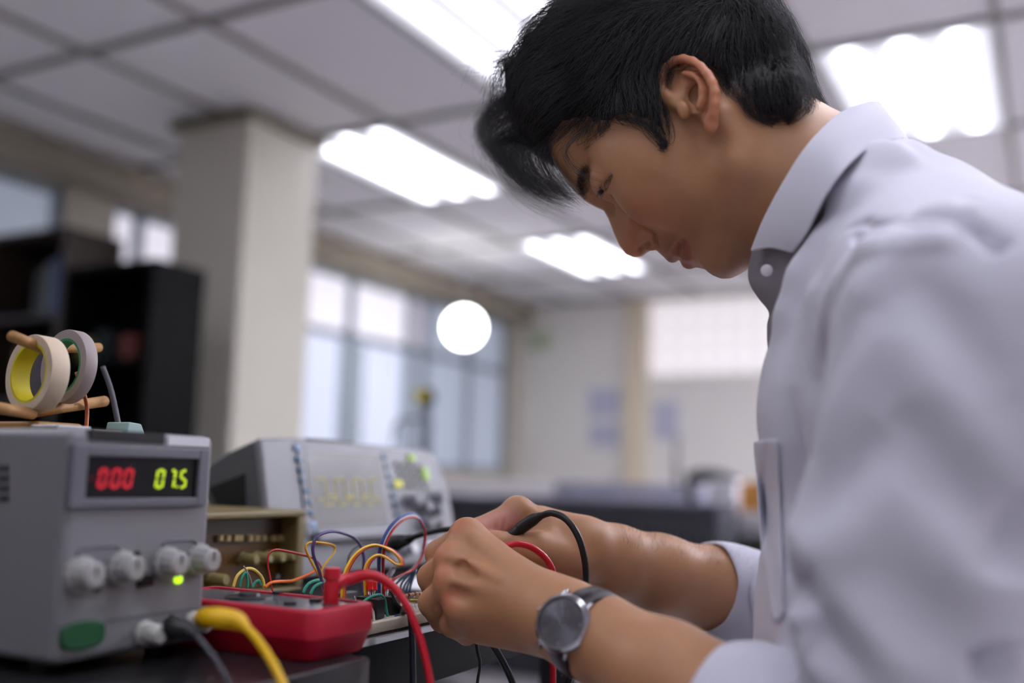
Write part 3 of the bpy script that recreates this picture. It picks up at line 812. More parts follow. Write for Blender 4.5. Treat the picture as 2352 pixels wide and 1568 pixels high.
bm = BM(); pr = [(-0.750, ZD+0.02), (-0.762, ZD+0.116), (-0.812, ZD+0.100), (-0.79, ZD+0.068), (-0.775, ZD+0.02)]
add_prism(bm, pr, 'y', SO[1]-0.0006, SO[1]+0.003)
bm_obj('side_recess', bm, mat('green_black', srgb(16, 22, 20), .5), os_)
(ua, va), (ub, vb) = SUV(700, 1040), SUV(890, 1202)
u0, v1 = SUV(697, 1038); u1, v0 = SUV(888, 1202)
sbox('screen_bezel', u0-.012, u1+.012, v0-.010, v1+.012, 0, .002, M_scope, os_, bevel=.0015)
M_scr = mat('lcd_screen', srgb(98, 96, 98), 0.22, var=0.12, vscale=14, emit=(0.5, 0.48, 0.5), estr=0.04)
sbox('screen', u0, u1, v0, v1, .0015, .0026, M_scr, os_)
# traces: two square waves
bm = BM()
def trace(vb_, amp, ph, per):
    u = u0+.012; s = True
    pts = []
    while u < u1-.012:
        v = vb_+(amp if s else 0)
        pts += [(u, v), (min(u+per*.5, u1-.012), v)]; u += per*.5; s = not s
    for (a, b), (c, d_) in zip(pts[:-1], pts[1:]):
        add_tube(bm, [SP(a, b, .0028), SP(c, d_, .0028)], .0008, 5)
trace(v0+.034, .020, 0, .034); trace(v0+.024, .007, 0, .026)
bm_obj('trace', bm, mat('yellow_trace', (.4, .36, .05), .5, emit=(.7, .64, .14), estr=.10), os_)
for k, (px, py) in enumerate(((679, 1028), (683, 1055), (688, 1080), (692, 1104), (699, 1128), (705, 1153), (709, 1178), (716, 1205), (720, 1222))):
    u, v = SUV(px, py)
    sbox('soft_key', u-.0045, u+.0045, v-.0036, v+.0036, 0, .0035, M_skeyl if k in (0, 7, 8) else M_skey, os_, bevel=.002)
for k in range(7):
    u, v = SUV(878+5.6*k, 1050+22*k)
    sbox('menu_key', u-.004, u+.004, v-.0035, v+.0035, 0, .004, M_skey, os_, bevel=.0012)
u, v = SUV(812, 1226); sbox('lower_ledge', u-.075, u+.070, v-.009, v+.007, 0, .010, M_scope, os_, bevel=.004)
ua, va = SUV(705, 1016); ub, vb = SUV(812, 1020)
sbox('handle_slot', ua, ub, SH-.004, SH+.0035, -.006, .001, M_black, os_, bevel=.001)
M_lime = mat('lime_key', srgb(140, 170, 70), .4, emit=(.5, .8, .1), estr=.12)
M_lemon = mat('lemon_key', srgb(214, 210, 60), .4, emit=(.8, .8, .1), estr=.15)
for px, py, m_ in ((942, 1052, M_lime), (972, 1082, M_lime), (975, 1096, M_lime), (912, 1112, M_lemon)):
    u, v = SUV(px, py); sbox('lit_key', u-.007, u+.007, v-.004, v+.004, 0, .004, m_, os_, bevel=.001)
for r in range(4):
    for c in range(4):
        u, v = SUV(912+17*c+r*5, 1066+16*r+c*2)
        sbox('key', u-.005, u+.005, v-.003, v+.003, 0, .003, mat('key_grey', srgb(112, 111, 109), .45), os_, bevel=.0008)
for px, py, rr in ((996, 1146, .011), (962, 1166, .010), (992, 1172, .010), (935, 1150, .009), (968, 1205, .009), (996, 1210, .009)):
    u, v = SUV(px, py); p = SP(u, v)
    lathe('knob', p, SN, [(0, rr), (.004, rr), (.005, rr*.82), (.016, rr*.75), (.018, rr*.6)], M_scope, os_, 24, lobes=12, lobe_amp=.03)
for px in (880, 930, 985):
    u, v = SUV(px, 1262); p = SP(u, v)
    lathe('input_socket', p, SN, [(0, .009), (.004, .009), (.005, .0065), (.016, .0065)], M_silver, os_, 18)
for u in (.03, SW-.03):
    p = SP(u, 0); box('foot', p[0]-.03, p[0]-.01, p[1]-.01, p[1]+.01, ZD, ZD+.012, M_black, os_)
u, v = SUV(884, 1258); pb = SP(u, v, .012)
sp = empty('scope_probe', pb, 'black probe cable plugged into the oscilloscope front', 'cable')
tube('connector', [pb, dep(905, 1248, .96), dep(945, 1236, .93)], [.009, .0085, .004], M_dk, sp, n=14)
tube('wire', [dep(938, 1238, .93), dep(980, 1224, .91), dep(1040, 1214, .90), dep(1110, 1216, .92), dep(1160, 1250, .95), (onZ(1180, 1330, ZD+.003))], .0026, M_dk, sp)
# paper and cream box on the desk
p = onZ(960, 1345, ZD); q = onZ(985, 1345, ZD)
o = box('paper_sheet', p[0]-.05, p[0]+.06, p[1]-.03, p[1]+.12, ZD, ZD+.0008, mat('white_paper', srgb(235, 235, 240), .6)); tag(o, 'white paper sheet lying on the desk behind the fingertips', 'paper')
p = onZ(1392, 1402, ZD)
cb = empty('cream_box', (-0.5, p[1], ZD), 'small cream topped box on the desk behind the wrist watch', 'box')
pa, pb_ = onX(1330, 1400, -0.46), onX(1482, 1380, -0.46)
box('box_body', -0.515, -0.46, pa[1], pb_[1], ZD, ZD+.020, mat('box_grey', srgb(108, 105, 108), .5), cb, bevel=.001)
bm = BM(); add_prism(bm, [(-0.525, ZD+.020), (-0.452, ZD+.020), (-0.452, ZD+.026), (-0.475, ZD+.036), (-0.505, ZD+.038), (-0.525, ZD+.030)], 'y', pa[1]-.004, pb_[1]-.02)
bm_obj('box_lid', bm, mat('cream_plastic', srgb(190, 182, 158), .45), cb, bevel=.002)
# ------------------------------------------------------------------ breadboards, parts and jumper wires
M_bb = mat('ivory_plastic', srgb(218, 208, 190), 0.5, var=0.03)
BBT = ZD+0.0088
def breadboard(x0, x1, y0, y1, label):
    e = empty('breadboard', ((x0+x1)/2, (y0+y1)/2, ZD), label, 'breadboard', 'ivory breadboards')
    box('board', x0, x1, y0, y1, ZD, BBT, M_bb, e, bevel=.001)
    bm = BM()
    for i in range(12):
        x = x0+.006+i*(x1-x0-.012)/11
        for k in range(60):
            y = y0+.004+k*(y1-y0-.008)/59
            v = [bm.verts.new((x+a, y+b, BBT+.00015)) for a, b in ((-.0007, -.0006), (.0007, -.0006), (.0007, .0006), (-.0007, .0006))]
            bm.faces.new(v)
    h = bm_obj('contact_holes', bm, mat('hole_dark', srgb(60, 58, 58), .6), e); h['kind'] = 'stuff'
    box('centre_groove', (x0+x1)/2-.0015, (x0+x1)/2+.0015, y0+.001, y1-.001, BBT-.001, BBT+.0002, mat('groove_grey', srgb(170, 164, 156), .6), e)
    return e
breadboard(-0.512, -0.457, 0.588, 0.748, 'ivory breadboard at the desk edge under the fingertips')
breadboard(-0.570, -0.5145, 0.588, 0.748, 'ivory breadboard behind the front one, mostly hidden by wires')
WC = {'yellow': srgb(226, 178, 20), 'orange': srgb(226, 110, 30), 'red': srgb(178, 26, 36), 'blue': srgb(40, 66, 130), 'white': srgb(220, 220, 222),
      'black': srgb(28, 26, 30), 'purple': srgb(72, 56, 110), 'teal': srgb(20, 140, 118), 'brown': srgb(84, 44, 36), 'navy': srgb(30, 62, 92), 'grey': srgb(150, 140, 140), 'pale yellow': srgb(220, 190, 90)}
def wm(c): return mat('wire_'+c.replace(' ', '_'), WC[c], 0.38, var=0.04)
def W4(p, X): return onX(680+p[0]/5.226, 1150+p[1]/5.226, X)
def W3(p, X): return onX(460+p[0]/3.5, 1120+p[1]/3.5, X)
def ribbon(label, pts, cols, F, X, off=(0.0, 0.0), xs=0.0013, r=0.00075, group=None, Xe=None):
    """parallel conductors; off = pixel shift per conductor in the crop's units"""
    P0 = F(pts[len(pts)//2], X)
    e = empty('ribbon_cable', P0, label, 'wire', group)
    N = len(pts)
    for k, c in enumerate(cols):
        P = []
        for i, p in enumerate(pts):
            x = X if Xe is None else X+(Xe-X)*i/(N-1)
            P.append(F((p[0]+off[0]*k, p[1]+off[1]*k), x-xs*k))
        o = tube('conductor', P, r, wm(c), e, n=6, smooth_n=6)
        o['label'] = c+' conductor'
    return e
def wire(label, pts, c, F, X, r=0.0009, Xe=None):
    N = len(pts)
    P = [F(p, X if Xe is None else X+(Xe-X)*i/(N-1)) for i, p in enumerate(pts)]
    o = tube('jumper_wire', P, r, wm(c), n=7, smooth_n=6); tag(o, label, 'wire', 'jumper wires on the breadboards'); return o
# big loop: blue, blue, white, black, red
big_o = [(985, 1150), (985, 880), (985, 700), (1005, 560), (1055, 420), (1150, 275), (1280, 175), (1390, 145), (1470, 180), (1525, 280), (1545, 400), (1525, 560), (1485, 700), (1420, 805), (1330, 870), (1230, 910), (1170, 960)]
big_i = [(1060, 1160), (1052, 880), (1055, 660), (1080, 520), (1170, 345), (1290, 232), (1400, 196), (1480, 222), (1540, 330), (1556, 420), (1537, 570), (1492, 715), (1400, 825), (1285, 880), (1190, 925), (1150, 960), (1130, 1000)]
e = empty('ribbon_cable', W4((1390, 145), -0.50), 'tall loop of blue, white, black and red ribbon cable', 'wire')
cols = ['blue', 'blue', 'blue', 'white', 'black', 'red', 'red']
for k, c in enumerate(cols):
    t = k/(len(cols)-1)
    P = [W4(((1-t)*a[0]+t*b[0], (1-t)*a[1]+t*b[1]), -0.498+0.0004*k) for a, b in zip(big_o, big_i)]
    o = tube('conductor', P, .00085, wm(c), e, n=6, smooth_n=6); o['label'] = c+' conductor'
wire('thin purple wire making a tall round loop', [(330, 1060), (290, 880), (240, 740), (208, 640), (205, 540), (240, 440), (330, 385), (450, 365), (580, 390), (690, 440), (765, 520), (803, 620), (815, 720), (800, 900), (790, 1100)], 'purple', W4, -0.53, .0014)
ribbon('folded yellow and orange ribbon at the left of the purple loop', [(285, 900), (250, 840), (190, 735), (140, 630), (118, 560), (140, 510), (210, 490), (330, 503), (430, 522), (472, 558), (450, 630), (385, 715), (325, 790), (305, 860), (330, 950), (340, 1080)], ['yellow', 'orange'], W4, -0.545, off=(-6, 9))
ribbon('yellow, orange and red ribbon bent into two arches', [(545, 1160), (555, 960), (585, 850), (625, 760), (690, 660), (780, 580), (900, 532), (1000, 535), (1130, 592), (1215, 665), (1248, 720), (1240, 765), (1180, 750), (1080, 682), (1000, 648), (930, 662), (870, 712), (830, 790), (815, 900), (825, 1050), (830, 1150)], ['yellow', 'orange', 'orange', 'red'], W4, -0.492, off=(13, 2), r=.0010)
ribbon('dark red and brown pair rising in front of the signal generator', [(580, 830), (560, 720), (542, 600), (552, 530), (600, 497), (680, 505), (800, 530), (900, 560), (960, 612), (985, 690), (1000, 800)], ['red', 'brown'], W3, -0.555, off=(0, 6))
wire('orange wire lying low behind the multimeter', [(520, 800), (560, 765), (620, 752), (740, 745), (860, 700), (945, 660), (990, 700)], 'orange', W3, -0.553, .0012)
wire('pale yellow wire in a small arch behind the multimeter', [(265, 800), (295, 712), (350, 660), (410, 650), (462, 680), (500, 732), (517, 810)], 'pale yellow', W3, -0.575, .0013)
wire('teal wire under the small pale yellow arch', [(318, 800), (332, 730), (365, 680), (380, 740), (378, 810)], 'teal', W3, -0.572, .0010)
wire('short teal wire beside the dark red pair', [(420, 800), (440, 760), (470, 745), (490, 780)], 'teal', W3, -0.570, .0011)
wire('grey wire crossing the small pale yellow arch', [(350, 630), (380, 680), (405, 740), (420, 810)], 'grey', W3, -0.574, .0007)
wire('upper teal wire to the left of the red plug', [(830, 840), (850, 795), (885, 760), (940, 742), (1000, 745), (1030, 790)], 'teal', W3, -0.54, .0013)
wire('lower teal wire to the left of the red plug', [(888, 850), (910, 805), (945, 775), (1000, 762), (1040, 800)], 'teal', W3, -0.53, .0013)
wire('teal wire arching over the black connector', [(1290, 960), (1315, 915), (1370, 878), (1440, 860), (1480, 890), (1492, 960), (1505, 1020), (1522, 1045)], 'teal', W3, -0.468, .0012)
wire('white wire arching down near the multimeter corner', [(1330, 935), (1365, 950), (1390, 1000), (1398, 1075)], 'white', W3, -0.462, .0009)
wire('bare wire beside the white arch', [(1320, 930), (1342, 980), (1358, 1075)], 'grey', W3, -0.464, .0006)
wire('black wire slanting down to the front breadboard', [(1530, 830), (1570, 910), (1620, 970), (1655, 1010)], 'black', W3, -0.466, .0012)
wire('blue wire lying flat on the front breadboard', [(1565, 1032), (1620, 1030), (1672, 1028)], 'blue', W3, -0.463, .0009)
for k, (a, lab) in enumerate(((([(1570, 775), (1630, 725), (1700, 690), (1740, 650)]), 'navy wire nearest the red connector below the tall loop'), (([(1605, 820), (1625, 760), (1680, 700), (1740, 655)]), 'second navy wire below the tall loop'),
      (([(1622, 850), (1650, 770), (1700, 710), (1735, 665)]), 'third navy wire below the tall loop'), (([(1650, 860), (1670, 780), (1705, 720), (1730, 670)]), 'fourth navy wire below the tall loop'), (([(1680, 860), (1690, 790), (1712, 720), (1728, 680)]), 'navy wire nearest the fingers below the tall loop'))):
    wire(lab, a, 'navy', W3, -0.50+.001*k, .0010)
wire('thin black wire behind the two arches', [(1185, 610), (1200, 540), (1250, 480), (1330, 445), (1420, 450), (1500, 490)], 'black', W3, -0.56, .0008)
# dupont connector housings
def housing(label, a, b, X, m, w=.009):
    p, q = W3(a, X), W3(b, X)
    o = box('connector', X-w, X, p[1], q[1], q[2], p[2], m, bevel=.0006); tag(o, label, 'connector', 'black pin connectors'); return o
housing('black pin connector under the teal arch, nearest the camera', (1422, 900), (1482, 1045), -0.463, M_black)
housing('black pin connector behind the red lead', (1545, 880), (1608, 1010), -0.468, M_black)
housing('black pin connector left of the teal arch', (1330, 880), (1410, 1040), -0.474, M_black)
housing('black pin connector under the yellow ribbon end', (1140, 850), (1260, 960), -0.53, M_black)
# red leds
M_rled = mat('red_led_epoxy', (.7, .02, .02), .15, trans=.4, emit=(1, .03, .02), estr=.04)
def led(label, a, X, r=.0026, h=.009):
    p = W3(a, X)
    e = empty('led', p, label, 'led', 'red leds on the breadboard')
    lathe('lens', p, (0, 0, 1), [(0, r*1.15), (.001, r*1.15), (.0011, r), (h-.003, r), (h-.001, r*.75), (h, r*.2)], M_rled, e, 14)
    for s in (-.0012, .0012): tube('lead', [(p[0], p[1]+s, p[2]), (p[0], p[1]+s, BBT)], .0003, M_silver, e, n=5, spline=False)
led('red led behind the red lead, left one', (1362, 815), -0.49)
led('red led behind the red lead, right one', (1395, 818), -0.49)
led('small red led by the tall loop foot', (1500, 812), -0.492)
# clear led
p = W3((1560, 640), -0.50)
e = empty('clear_led', p, 'clear glassy part hanging under the bend of the yellow ribbon', 'led')
d_ = W3((1520, 700), -0.50)-p
lathe('lens', p, d_, [(0, .001), (.001, .0022), (.009, .0026), (.010, .0026)], mat('clear_epoxy', (.85, .87, .9), .08, trans=.8), e, 12)
tube('lead', [p+d_*.5, W3((1490, 740), -0.50), W3((1470, 800), -0.50)], .0004, M_silver, e, n=5)
# resistors
M_res = mat('tan_resistor', srgb(186, 150, 104), .45, var=.2, vscale=900)
M_band = {c: mat('band_'+c, col, .4) for c, col in (('r', srgb(150, 30, 30)), ('k', srgb(20, 20, 20)), ('g', srgb(190, 150, 40)))}
RS = [((1650, 866), (1690, 858), 'resistor nearest the red lead'), ((1700, 855), (1745, 848), 'resistor second from the red lead'), ((1735, 862), (1775, 850), 'resistor third from the red lead'),
      ((1755, 850), (1800, 842), 'resistor fourth from the red lead'), ((1725, 874), (1772, 868), 'lower resistor at the fingertips'), ((1780, 856), (1826, 850), 'resistor touching the fingertips')]
for k, (a, b, lab) in enumerate(RS):
    X = -0.470-.003*k; p, q = W3(a, X), W3(b, X); dv = q-p; L = np.linalg.norm(dv)
    e = empty('resistor', p, 'tan '+lab, 'resistor', 'resistors on the breadboard')
    lathe('ceramic_body', p, dv, [(0, .0008), (.0006, .0014), (L*.2, .0014), (L*.3, .0011), (L*.7, .0011), (L*.8, .0014), (L-.0006, .0014), (L, .0008)], M_res, e, 10)
    for t, c in ((.3, 'r'), (.45, 'k'), (.6, 'r'), (.82, 'g')):
        lathe('colour_band', p+dv*t, dv, [(0, .00145), (.0006, .00145)], M_band[c], e, 10)
    for pp, sg in ((p, -1), (q, 1)):
        s = pp+dv/L*sg*.002
        tube('lead', [pp, s, s+np.array([0, 0, -.004]), np.array([s[0]+.002, s[1], BBT])], .0003, M_silver, e, n=5)
p = W3((1690, 905), -0.463); q = W3((1800, 908), -0.463)
o = tube('brass_strip', [p, q], .0012, mat('brass', srgb(196, 164, 84), .35, .5), spline=False); tag(o, 'brass coloured bar under the resistors', 'strip')
for a, b, lab in (((1545, 870), (1543, 1010), 'bare wire standing on the front breadboard left of the red lead'), ((1770, 900), (1760, 1000), 'bare wire standing on the breadboard by the fingertips'), ((1240, 870), (1262, 960), 'bare wire behind the red plug')):
    X = -0.47
    o = tube('bare_wire', [W3(a, X), W3(b, X)], .0004, M_silver, n=5, spline=False); tag(o, lab, 'wire')
# ================================================================== the far side of the room
M_bk = mat('dark_brown_wood', srgb(44, 32, 26), 0.5, var=0.15, vscale=12)
M_blk = mat('black_cabinet_paint', srgb(10, 11, 12), 0.4, var=0.08, spec=.05)
def bookcase(label, x0, x1, y0, y1, h, m, shelves, cat, name='bookcase'):
    e = empty(name, ((x0+x1)/2, (y0+y1)/2, 0), label, cat); t = .025
    box('side_panel', x0, x0+t, y0, y1, 0, h, m, e); box('side_panel', x1-t, x1, y0, y1, 0, h, m, e)
    box('top_panel', x0+t, x1-t, y0, y1, h-t, h, m, e); box('back_panel', x0+t, x1-t, y1-.012, y1, 0, h-t, m, e)
    for z in shelves: box('shelf', x0+t, x1-t, y0+.01, y1-.012, z-.02, z, m, e)
    return e
bookcase('tall dark brown bookcase against the window wall', -4.44, -3.90, 2.92, 3.24, HC+1.07, M_bk, (.08, HC-.2, HC+.28, HC+.67), 'bookcase')
bookcase('black open cabinet in front of the cream pillar', -3.46, -2.95, 2.60, 2.86, HC+.775, M_blk, (.08, HC-.1, HC+.12, HC+.40), 'cabinet', 'cabinet')
def bk(label, px, Y, z, w, h, col, grp, name='book', cat='book'):
    p = onY(px, 700, Y)
    e = box(name, p[0]-w/2, p[0]+w/2, Y, Y+.16, z, z+h, mat('cover_%d' % len(MATS), col, .5), bevel=.003)
    tag(e, label, cat, grp)
Yb_ = 2.96
bk('blue spined book on the upper shelf of the brown bookcase', 124, Yb_, HC+.67, .035, .27, srgb(40, 84, 140), 'books on the upper shelf')
bk('grey book beside the blue one in the brown bookcase', 106, Yb_, HC+.67, .05, .25, srgb(96, 98, 100), 'books on the upper shelf')
bk('dark green book on the upper shelf of the brown bookcase', 86, Yb_, HC+.67, .06, .22, srgb(34, 44, 36), 'books on the upper shelf')
bk('lilac grey book on the lower shelf of the brown bookcase', 104, Yb_, HC+.28, .05, .27, srgb(104, 102, 116), 'books on the lower shelf')
bk('olive book on the lower shelf of the brown bookcase', 76, Yb_, HC+.28, .05, .24, srgb(96, 84, 44), 'books on the lower shelf')
bk('brown book on the lower shelf of the brown bookcase', 55, Yb_, HC+.28, .06, .25, srgb(84, 62, 36), 'books on the lower shelf')
p = onY(205, 750, 2.66)
o = lathe('jar', (p[0], p[1], HC+.40), (0, 0, 1), [(0, .03), (.07, .034), (.075, .02), (.09, .02)], mat('mustard_glaze', srgb(120, 110, 34), .4), n=20); tag(o, 'mustard yellow jar inside the black cabinet', 'jar')
bk('dull red box inside the black cabinet', 300, 2.66, HC+.40, .09, .10, srgb(90, 34, 26), None, 'carton', 'box')
bk('dark teal box inside the black cabinet', 240, 2.68, HC+.40, .07, .13, srgb(30, 44, 48), None, 'carton', 'box')
# benches across the room
Y4 = 3.9
a, b = onY(940, 1136, Y4), onY(1652, 1156, Y4)
bz_ = (onY(1000, 1137, Y4)[2]+onY(1632, 1153, Y4)[2])/2
bn = empty('lab_bench', ((a[0]+b[0])/2, Y4+.35, 0), 'dark lab bench across the room behind the hands', 'bench')
box('front_panel', a[0]-.6, b[0], Y4, Y4+.03, 0.0, bz_-.025, mat('charcoal_panel', srgb(46, 47, 54), .5), bn, bevel=.02)
box('bench_top', a[0]-.6, b[0], Y4-.01, Y4+.28, bz_-.025, bz_, mat('charcoal_top', srgb(72, 74, 90), .22), bn, bevel=.01)
box('end_panel', b[0]-.03, b[0], Y4+.03, Y4+.27, 0, bz_-.025, mat('charcoal_panel', srgb(46, 47, 54), .5), bn)
Y6 = 6.0
a, b = onY(985, 1108, Y6), onY(1270, 1112, Y6); zt_ = onY(1130, 1106, Y6)[2]
wt = empty('pale_table', ((a[0]+b[0])/2, Y6+.4, 0), 'pale topped table by the far windows', 'table')
box('table_top', a[0], b[0], Y6, Y6+.8, zt_-.10, zt_, mat('pale_laminate', srgb(222, 218, 222), .35), wt, bevel=.01)
for x in (a[0]+.05, b[0]-.05):
    for y in (Y6+.05, Y6+.75): box('leg', x-.03, x+.03, y-.03, y+.03, 0, zt_-.10, M_deskedge, wt)
a, b = onY(1270, 1112, Y6), onY(1610, 1120, Y6); zt_ = onY(1440, 1112, Y6)[2]
wt = empty('lilac_table', ((a[0]+b[0])/2, Y6+.4, 0), 'lilac grey table right of the pale topped table', 'table')
box('table_top', a[0]+.01, b[0], Y6, Y6+.8, zt_-.09, zt_, mat('lilac_laminate', srgb(138, 138, 160), .4), wt, bevel=.01)
for x in (a[0]+.06, b[0]-.05):
    for y in (Y6+.05, Y6+.75): box('leg', x-.03, x+.03, y-.03, y+.03, 0, zt_-.09, M_deskedge, wt)
# clutter on the right
Y5 = 4.2
a, b = onY(1640, 1222, Y5), onY(1790, 1222, Y5)
cs = empty('side_counter', ((a[0]+b[0])/2, Y5+.3, 0), 'dark counter behind the shirt front, under a cardboard box', 'counter')
zc_ = onY(1690, 1212, Y5)[2]
box('counter_top', a[0], b[0]+.3, Y5, Y5+.6, zc_-.03, zc_, mat('pale_counter', srgb(150, 148, 156), .4), cs)
box('counter_body', a[0]+.02, b[0]+.28, Y5+.02, Y5+.58, 0, zc_-.03, mat('olive_black', srgb(46, 46, 38), .5), cs)
def carton(label, px0, py0, px1, py1, Y, m, name, cat, dpt=.2):
    a, b = onY(px0, py1, Y), onY(px1, py0, Y)
    o = box(name, a[0], b[0], Y, Y+dpt, zc_, b[2], m, bevel=.01); tag(o, label, cat); return o
carton('white stack of paper at the left of the cardboard box', 1628, 1104, 1690, 1210, Y5+.05, mat('paper_stack', srgb(206, 204, 210), .6), 'paper_stack', 'paper')
carton('tan cardboard box behind the shirt front', 1692, 1108, 1775, 1186, Y5+.12, mat('cardboard', srgb(168, 118, 52), .6), 'cardboard_box', 'box')
carton('white tray in front of the cardboard box', 1690, 1180, 1790, 1210, Y5+.01, mat('tray_grey', srgb(170, 168, 172), .5), 'tray', 'tray', .1)
a = onY(1640, 1100, Y5+.42); 
e = empty('desk_lamp', (a[0], Y5+.42, zc_), 'dark drooping desk lamp above the paper stack', 'lamp')
tube('arm', [(a[0]-.1, Y5+.42, zc_), (a[0]-.12, Y5+.42, a[2]-.03), (a[0]-.08, Y5+.42, a[2]+.02)], .02, M_dk, e)
tube('shade', [onY(1582, 1098, Y5+.42), onY(1610, 1092, Y5+.42), onY(1650, 1090, Y5+.42), onY(1700, 1104, Y5+.42)], [.03, .035, .024, .012], mat('slate_plastic', srgb(52, 55, 64), .45), e, n=14)
a = onY(1556, 1000, 6.4)
o = tube('pole', [(a[0], 6.4, zt_-.005), (a[0], 6.4, a[2])], .022, mat('grey_pole', srgb(128, 126, 128), .5), spline=False, n=12); tag(o, 'thin grey pole standing on the lilac table', 'pole')
# notices and sign on the back wall
def notice(label, px0, py0, px1, py1, m, name='notice', cat='notice', Y=YB-.004):
    a, b = onY(px0, py1, Y), onY(px1, py0, Y)
    e = box(name, a[0], b[0], Y-.003, Y, a[2], b[2], m)
    tag(e, label, cat)
    return e
M_not = mat('bluish_paper', srgb(182, 183, 202), .7, var=.08, vscale=6)
notice('bluish notice on the back wall, upper one left of the column', 1352, 892, 1424, 958, M_not)
notice('bluish notice on the back wall, lower one left of the column', 1354, 972, 1424, 1026, M_not)
notice('bluish notice on the back wall right of the column', 1500, 922, 1558, 1008, M_not)
o = notice('faint green sign high on the back wall', 1212, 760, 1266, 806, mat('green_sign', srgb(176, 188, 160), .6), 'sign', 'sign')
# yellow faced gauge on a post
Yg = 3.4
e = empty('inspection_lamp', onY(975, 1150, Yg), 'round yellow and black lamp head on a grey post', 'lamp')
p = onY(972, 912, Yg); zb_ = bz_
lathe('lamp_head', p+np.array([.0, .02, 0]), (.55, -.83, .05), [(-.02, .026), (0, .040), (.02, .040), (.026, .034)], M_dk, e, 24)
lathe('lens', p+np.array([-.014, 0, .004]), (.55, -.83, .05), [(.0, .027), (.03, .025), (.034, .018)], mat('yellow_lens', srgb(176, 160, 20), .4), e, 24)
tube('post', [p+np.array([0, .03, -.03]), p+np.array([.01, .03, -.12]), (p[0]+.01, p[1]+.03, 0.02)], .020, mat('post_grey', srgb(112, 118, 128), .5), e, spline=False)
lathe('base', (p[0]+.01, p[1]+.03, 0), (0, 0, 1), [(0, .16), (.02, .15), (.03, .03)], M_dk, e, 24)
tube('side_arm', [onY(905, 1020, Yg+.05), onY(908, 985, Yg+.05), onY(922, 965, Yg+.05), (p[0]+.01, p[1]+.03, onY(960, 962, Yg+.05)[2])], .008, mat('post_grey', srgb(112, 118, 128), .5), e)
# glowing globe added to stand in for a blurred disc of light
p = onX(1066, 752, -3.75)
e = empty('light_disc_globe', p, 'glowing white globe standing in for a blurred disc of light before the far windows', 'lamp')
bm = BM(); bmesh.ops.create_uvsphere(bm, u_segments=32, v_segments=20, radius=.140, matrix=Matrix.Translation(tuple(p)))
bm_obj('light_disc_ball', bm, mat('light_disc_glow', (1, 1, 1), .4, emit=(1, 1, 1), estr=9), e, smooth=True)
tube('cord', [p+np.array([0, 0, .10]), (p[0], p[1], ZC-.004)], .003, M_frame, e, spline=False)
lathe('added_canopy', (p[0], p[1], ZC-.03), (0, 0, 1), [(0, .01), (.01, .04), (.026, .045)], M_lampframe, e, 20)
# ================================================================== the man
YS = 0.76                                  # his plane of symmetry
def H(px, py, w=0.0): return onY(px, py, YS-w)
def HX(px, py, w=0.0):
    p = onY(px, py, YS-w); return (p[0], p[2])
def unit(v): v = np.asarray(v, float); return v/np.linalg.norm(v)
man = empty('person', (-0.05, YS, 0.0), 'man in a white shirt bending over the wires on the desk', 'person')
M_skin = None
def skin_material():
    m = bpy.data.materials.new('skin'); m.use_nodes = True
    nt = m.node_tree; b = nt.nodes['Principled BSDF']
    tc = nt.nodes.new('ShaderNodeTexCoord')
    n1 = nt.nodes.new('ShaderNodeTexNoise'); n1.inputs['Scale'].default_value = 28; n1.inputs['Detail'].default_value = 5
    n2 = nt.nodes.new('ShaderNodeTexNoise'); n2.inputs['Scale'].default_value = 520; n2.inputs['Detail'].default_value = 4
    nt.links.new(tc.outputs['Object'], n1.inputs['Vector']); nt.links.new(tc.outputs['Object'], n2.inputs['Vector'])
    mx = nt.nodes.new('ShaderNodeMix'); mx.data_type = 'RGBA'
    mx.inputs[6].default_value = (*srgb(166, 118, 84), 1); mx.inputs[7].default_value = (*srgb(194, 146, 110), 1)
    nt.links.new(n1.outputs['Fac'], mx.inputs[0])
    prev = mx.outputs[2]
    for nm, c in (('lip', srgb(138, 76, 70)), ('ruddy', srgb(196, 112, 82)), ('stubble', srgb(120, 92, 76)), ('pinkpalm', srgb(206, 148, 138))):
        at = nt.nodes.new('ShaderNodeAttribute'); at.attribute_name = nm
        m2 = nt.nodes.new('ShaderNodeMix'); m2.data_type = 'RGBA'
        nt.links.new(at.outputs['Fac'], m2.inputs[0]); nt.links.new(prev, m2.inputs[6]); m2.inputs[7].default_value = (*c, 1)
        prev = m2.outputs[2]
    nt.links.new(prev, b.inputs['Base Color'])
    b.inputs['Roughness'].default_value = 0.46
    b.inputs['Specular IOR Level'].default_value = 0.4
    b.inputs['Subsurface Weight'].default_value = 0.18
    b.inputs['Subsurface Radius'].default_value = (0.010, 0.004, 0.002)
    b.inputs['Subsurface Scale'].default_value = 1.0
    bp = nt.nodes.new('ShaderNodeBump'); bp.inputs['Strength'].default_value = 0.22; bp.inputs['Distance'].default_value = 0.0006
    nt.links.new(n2.outputs['Fac'], bp.inputs['Height']); nt.links.new(bp.outputs['Normal'], b.inputs['Normal'])
    return m
M_skin = skin_material()

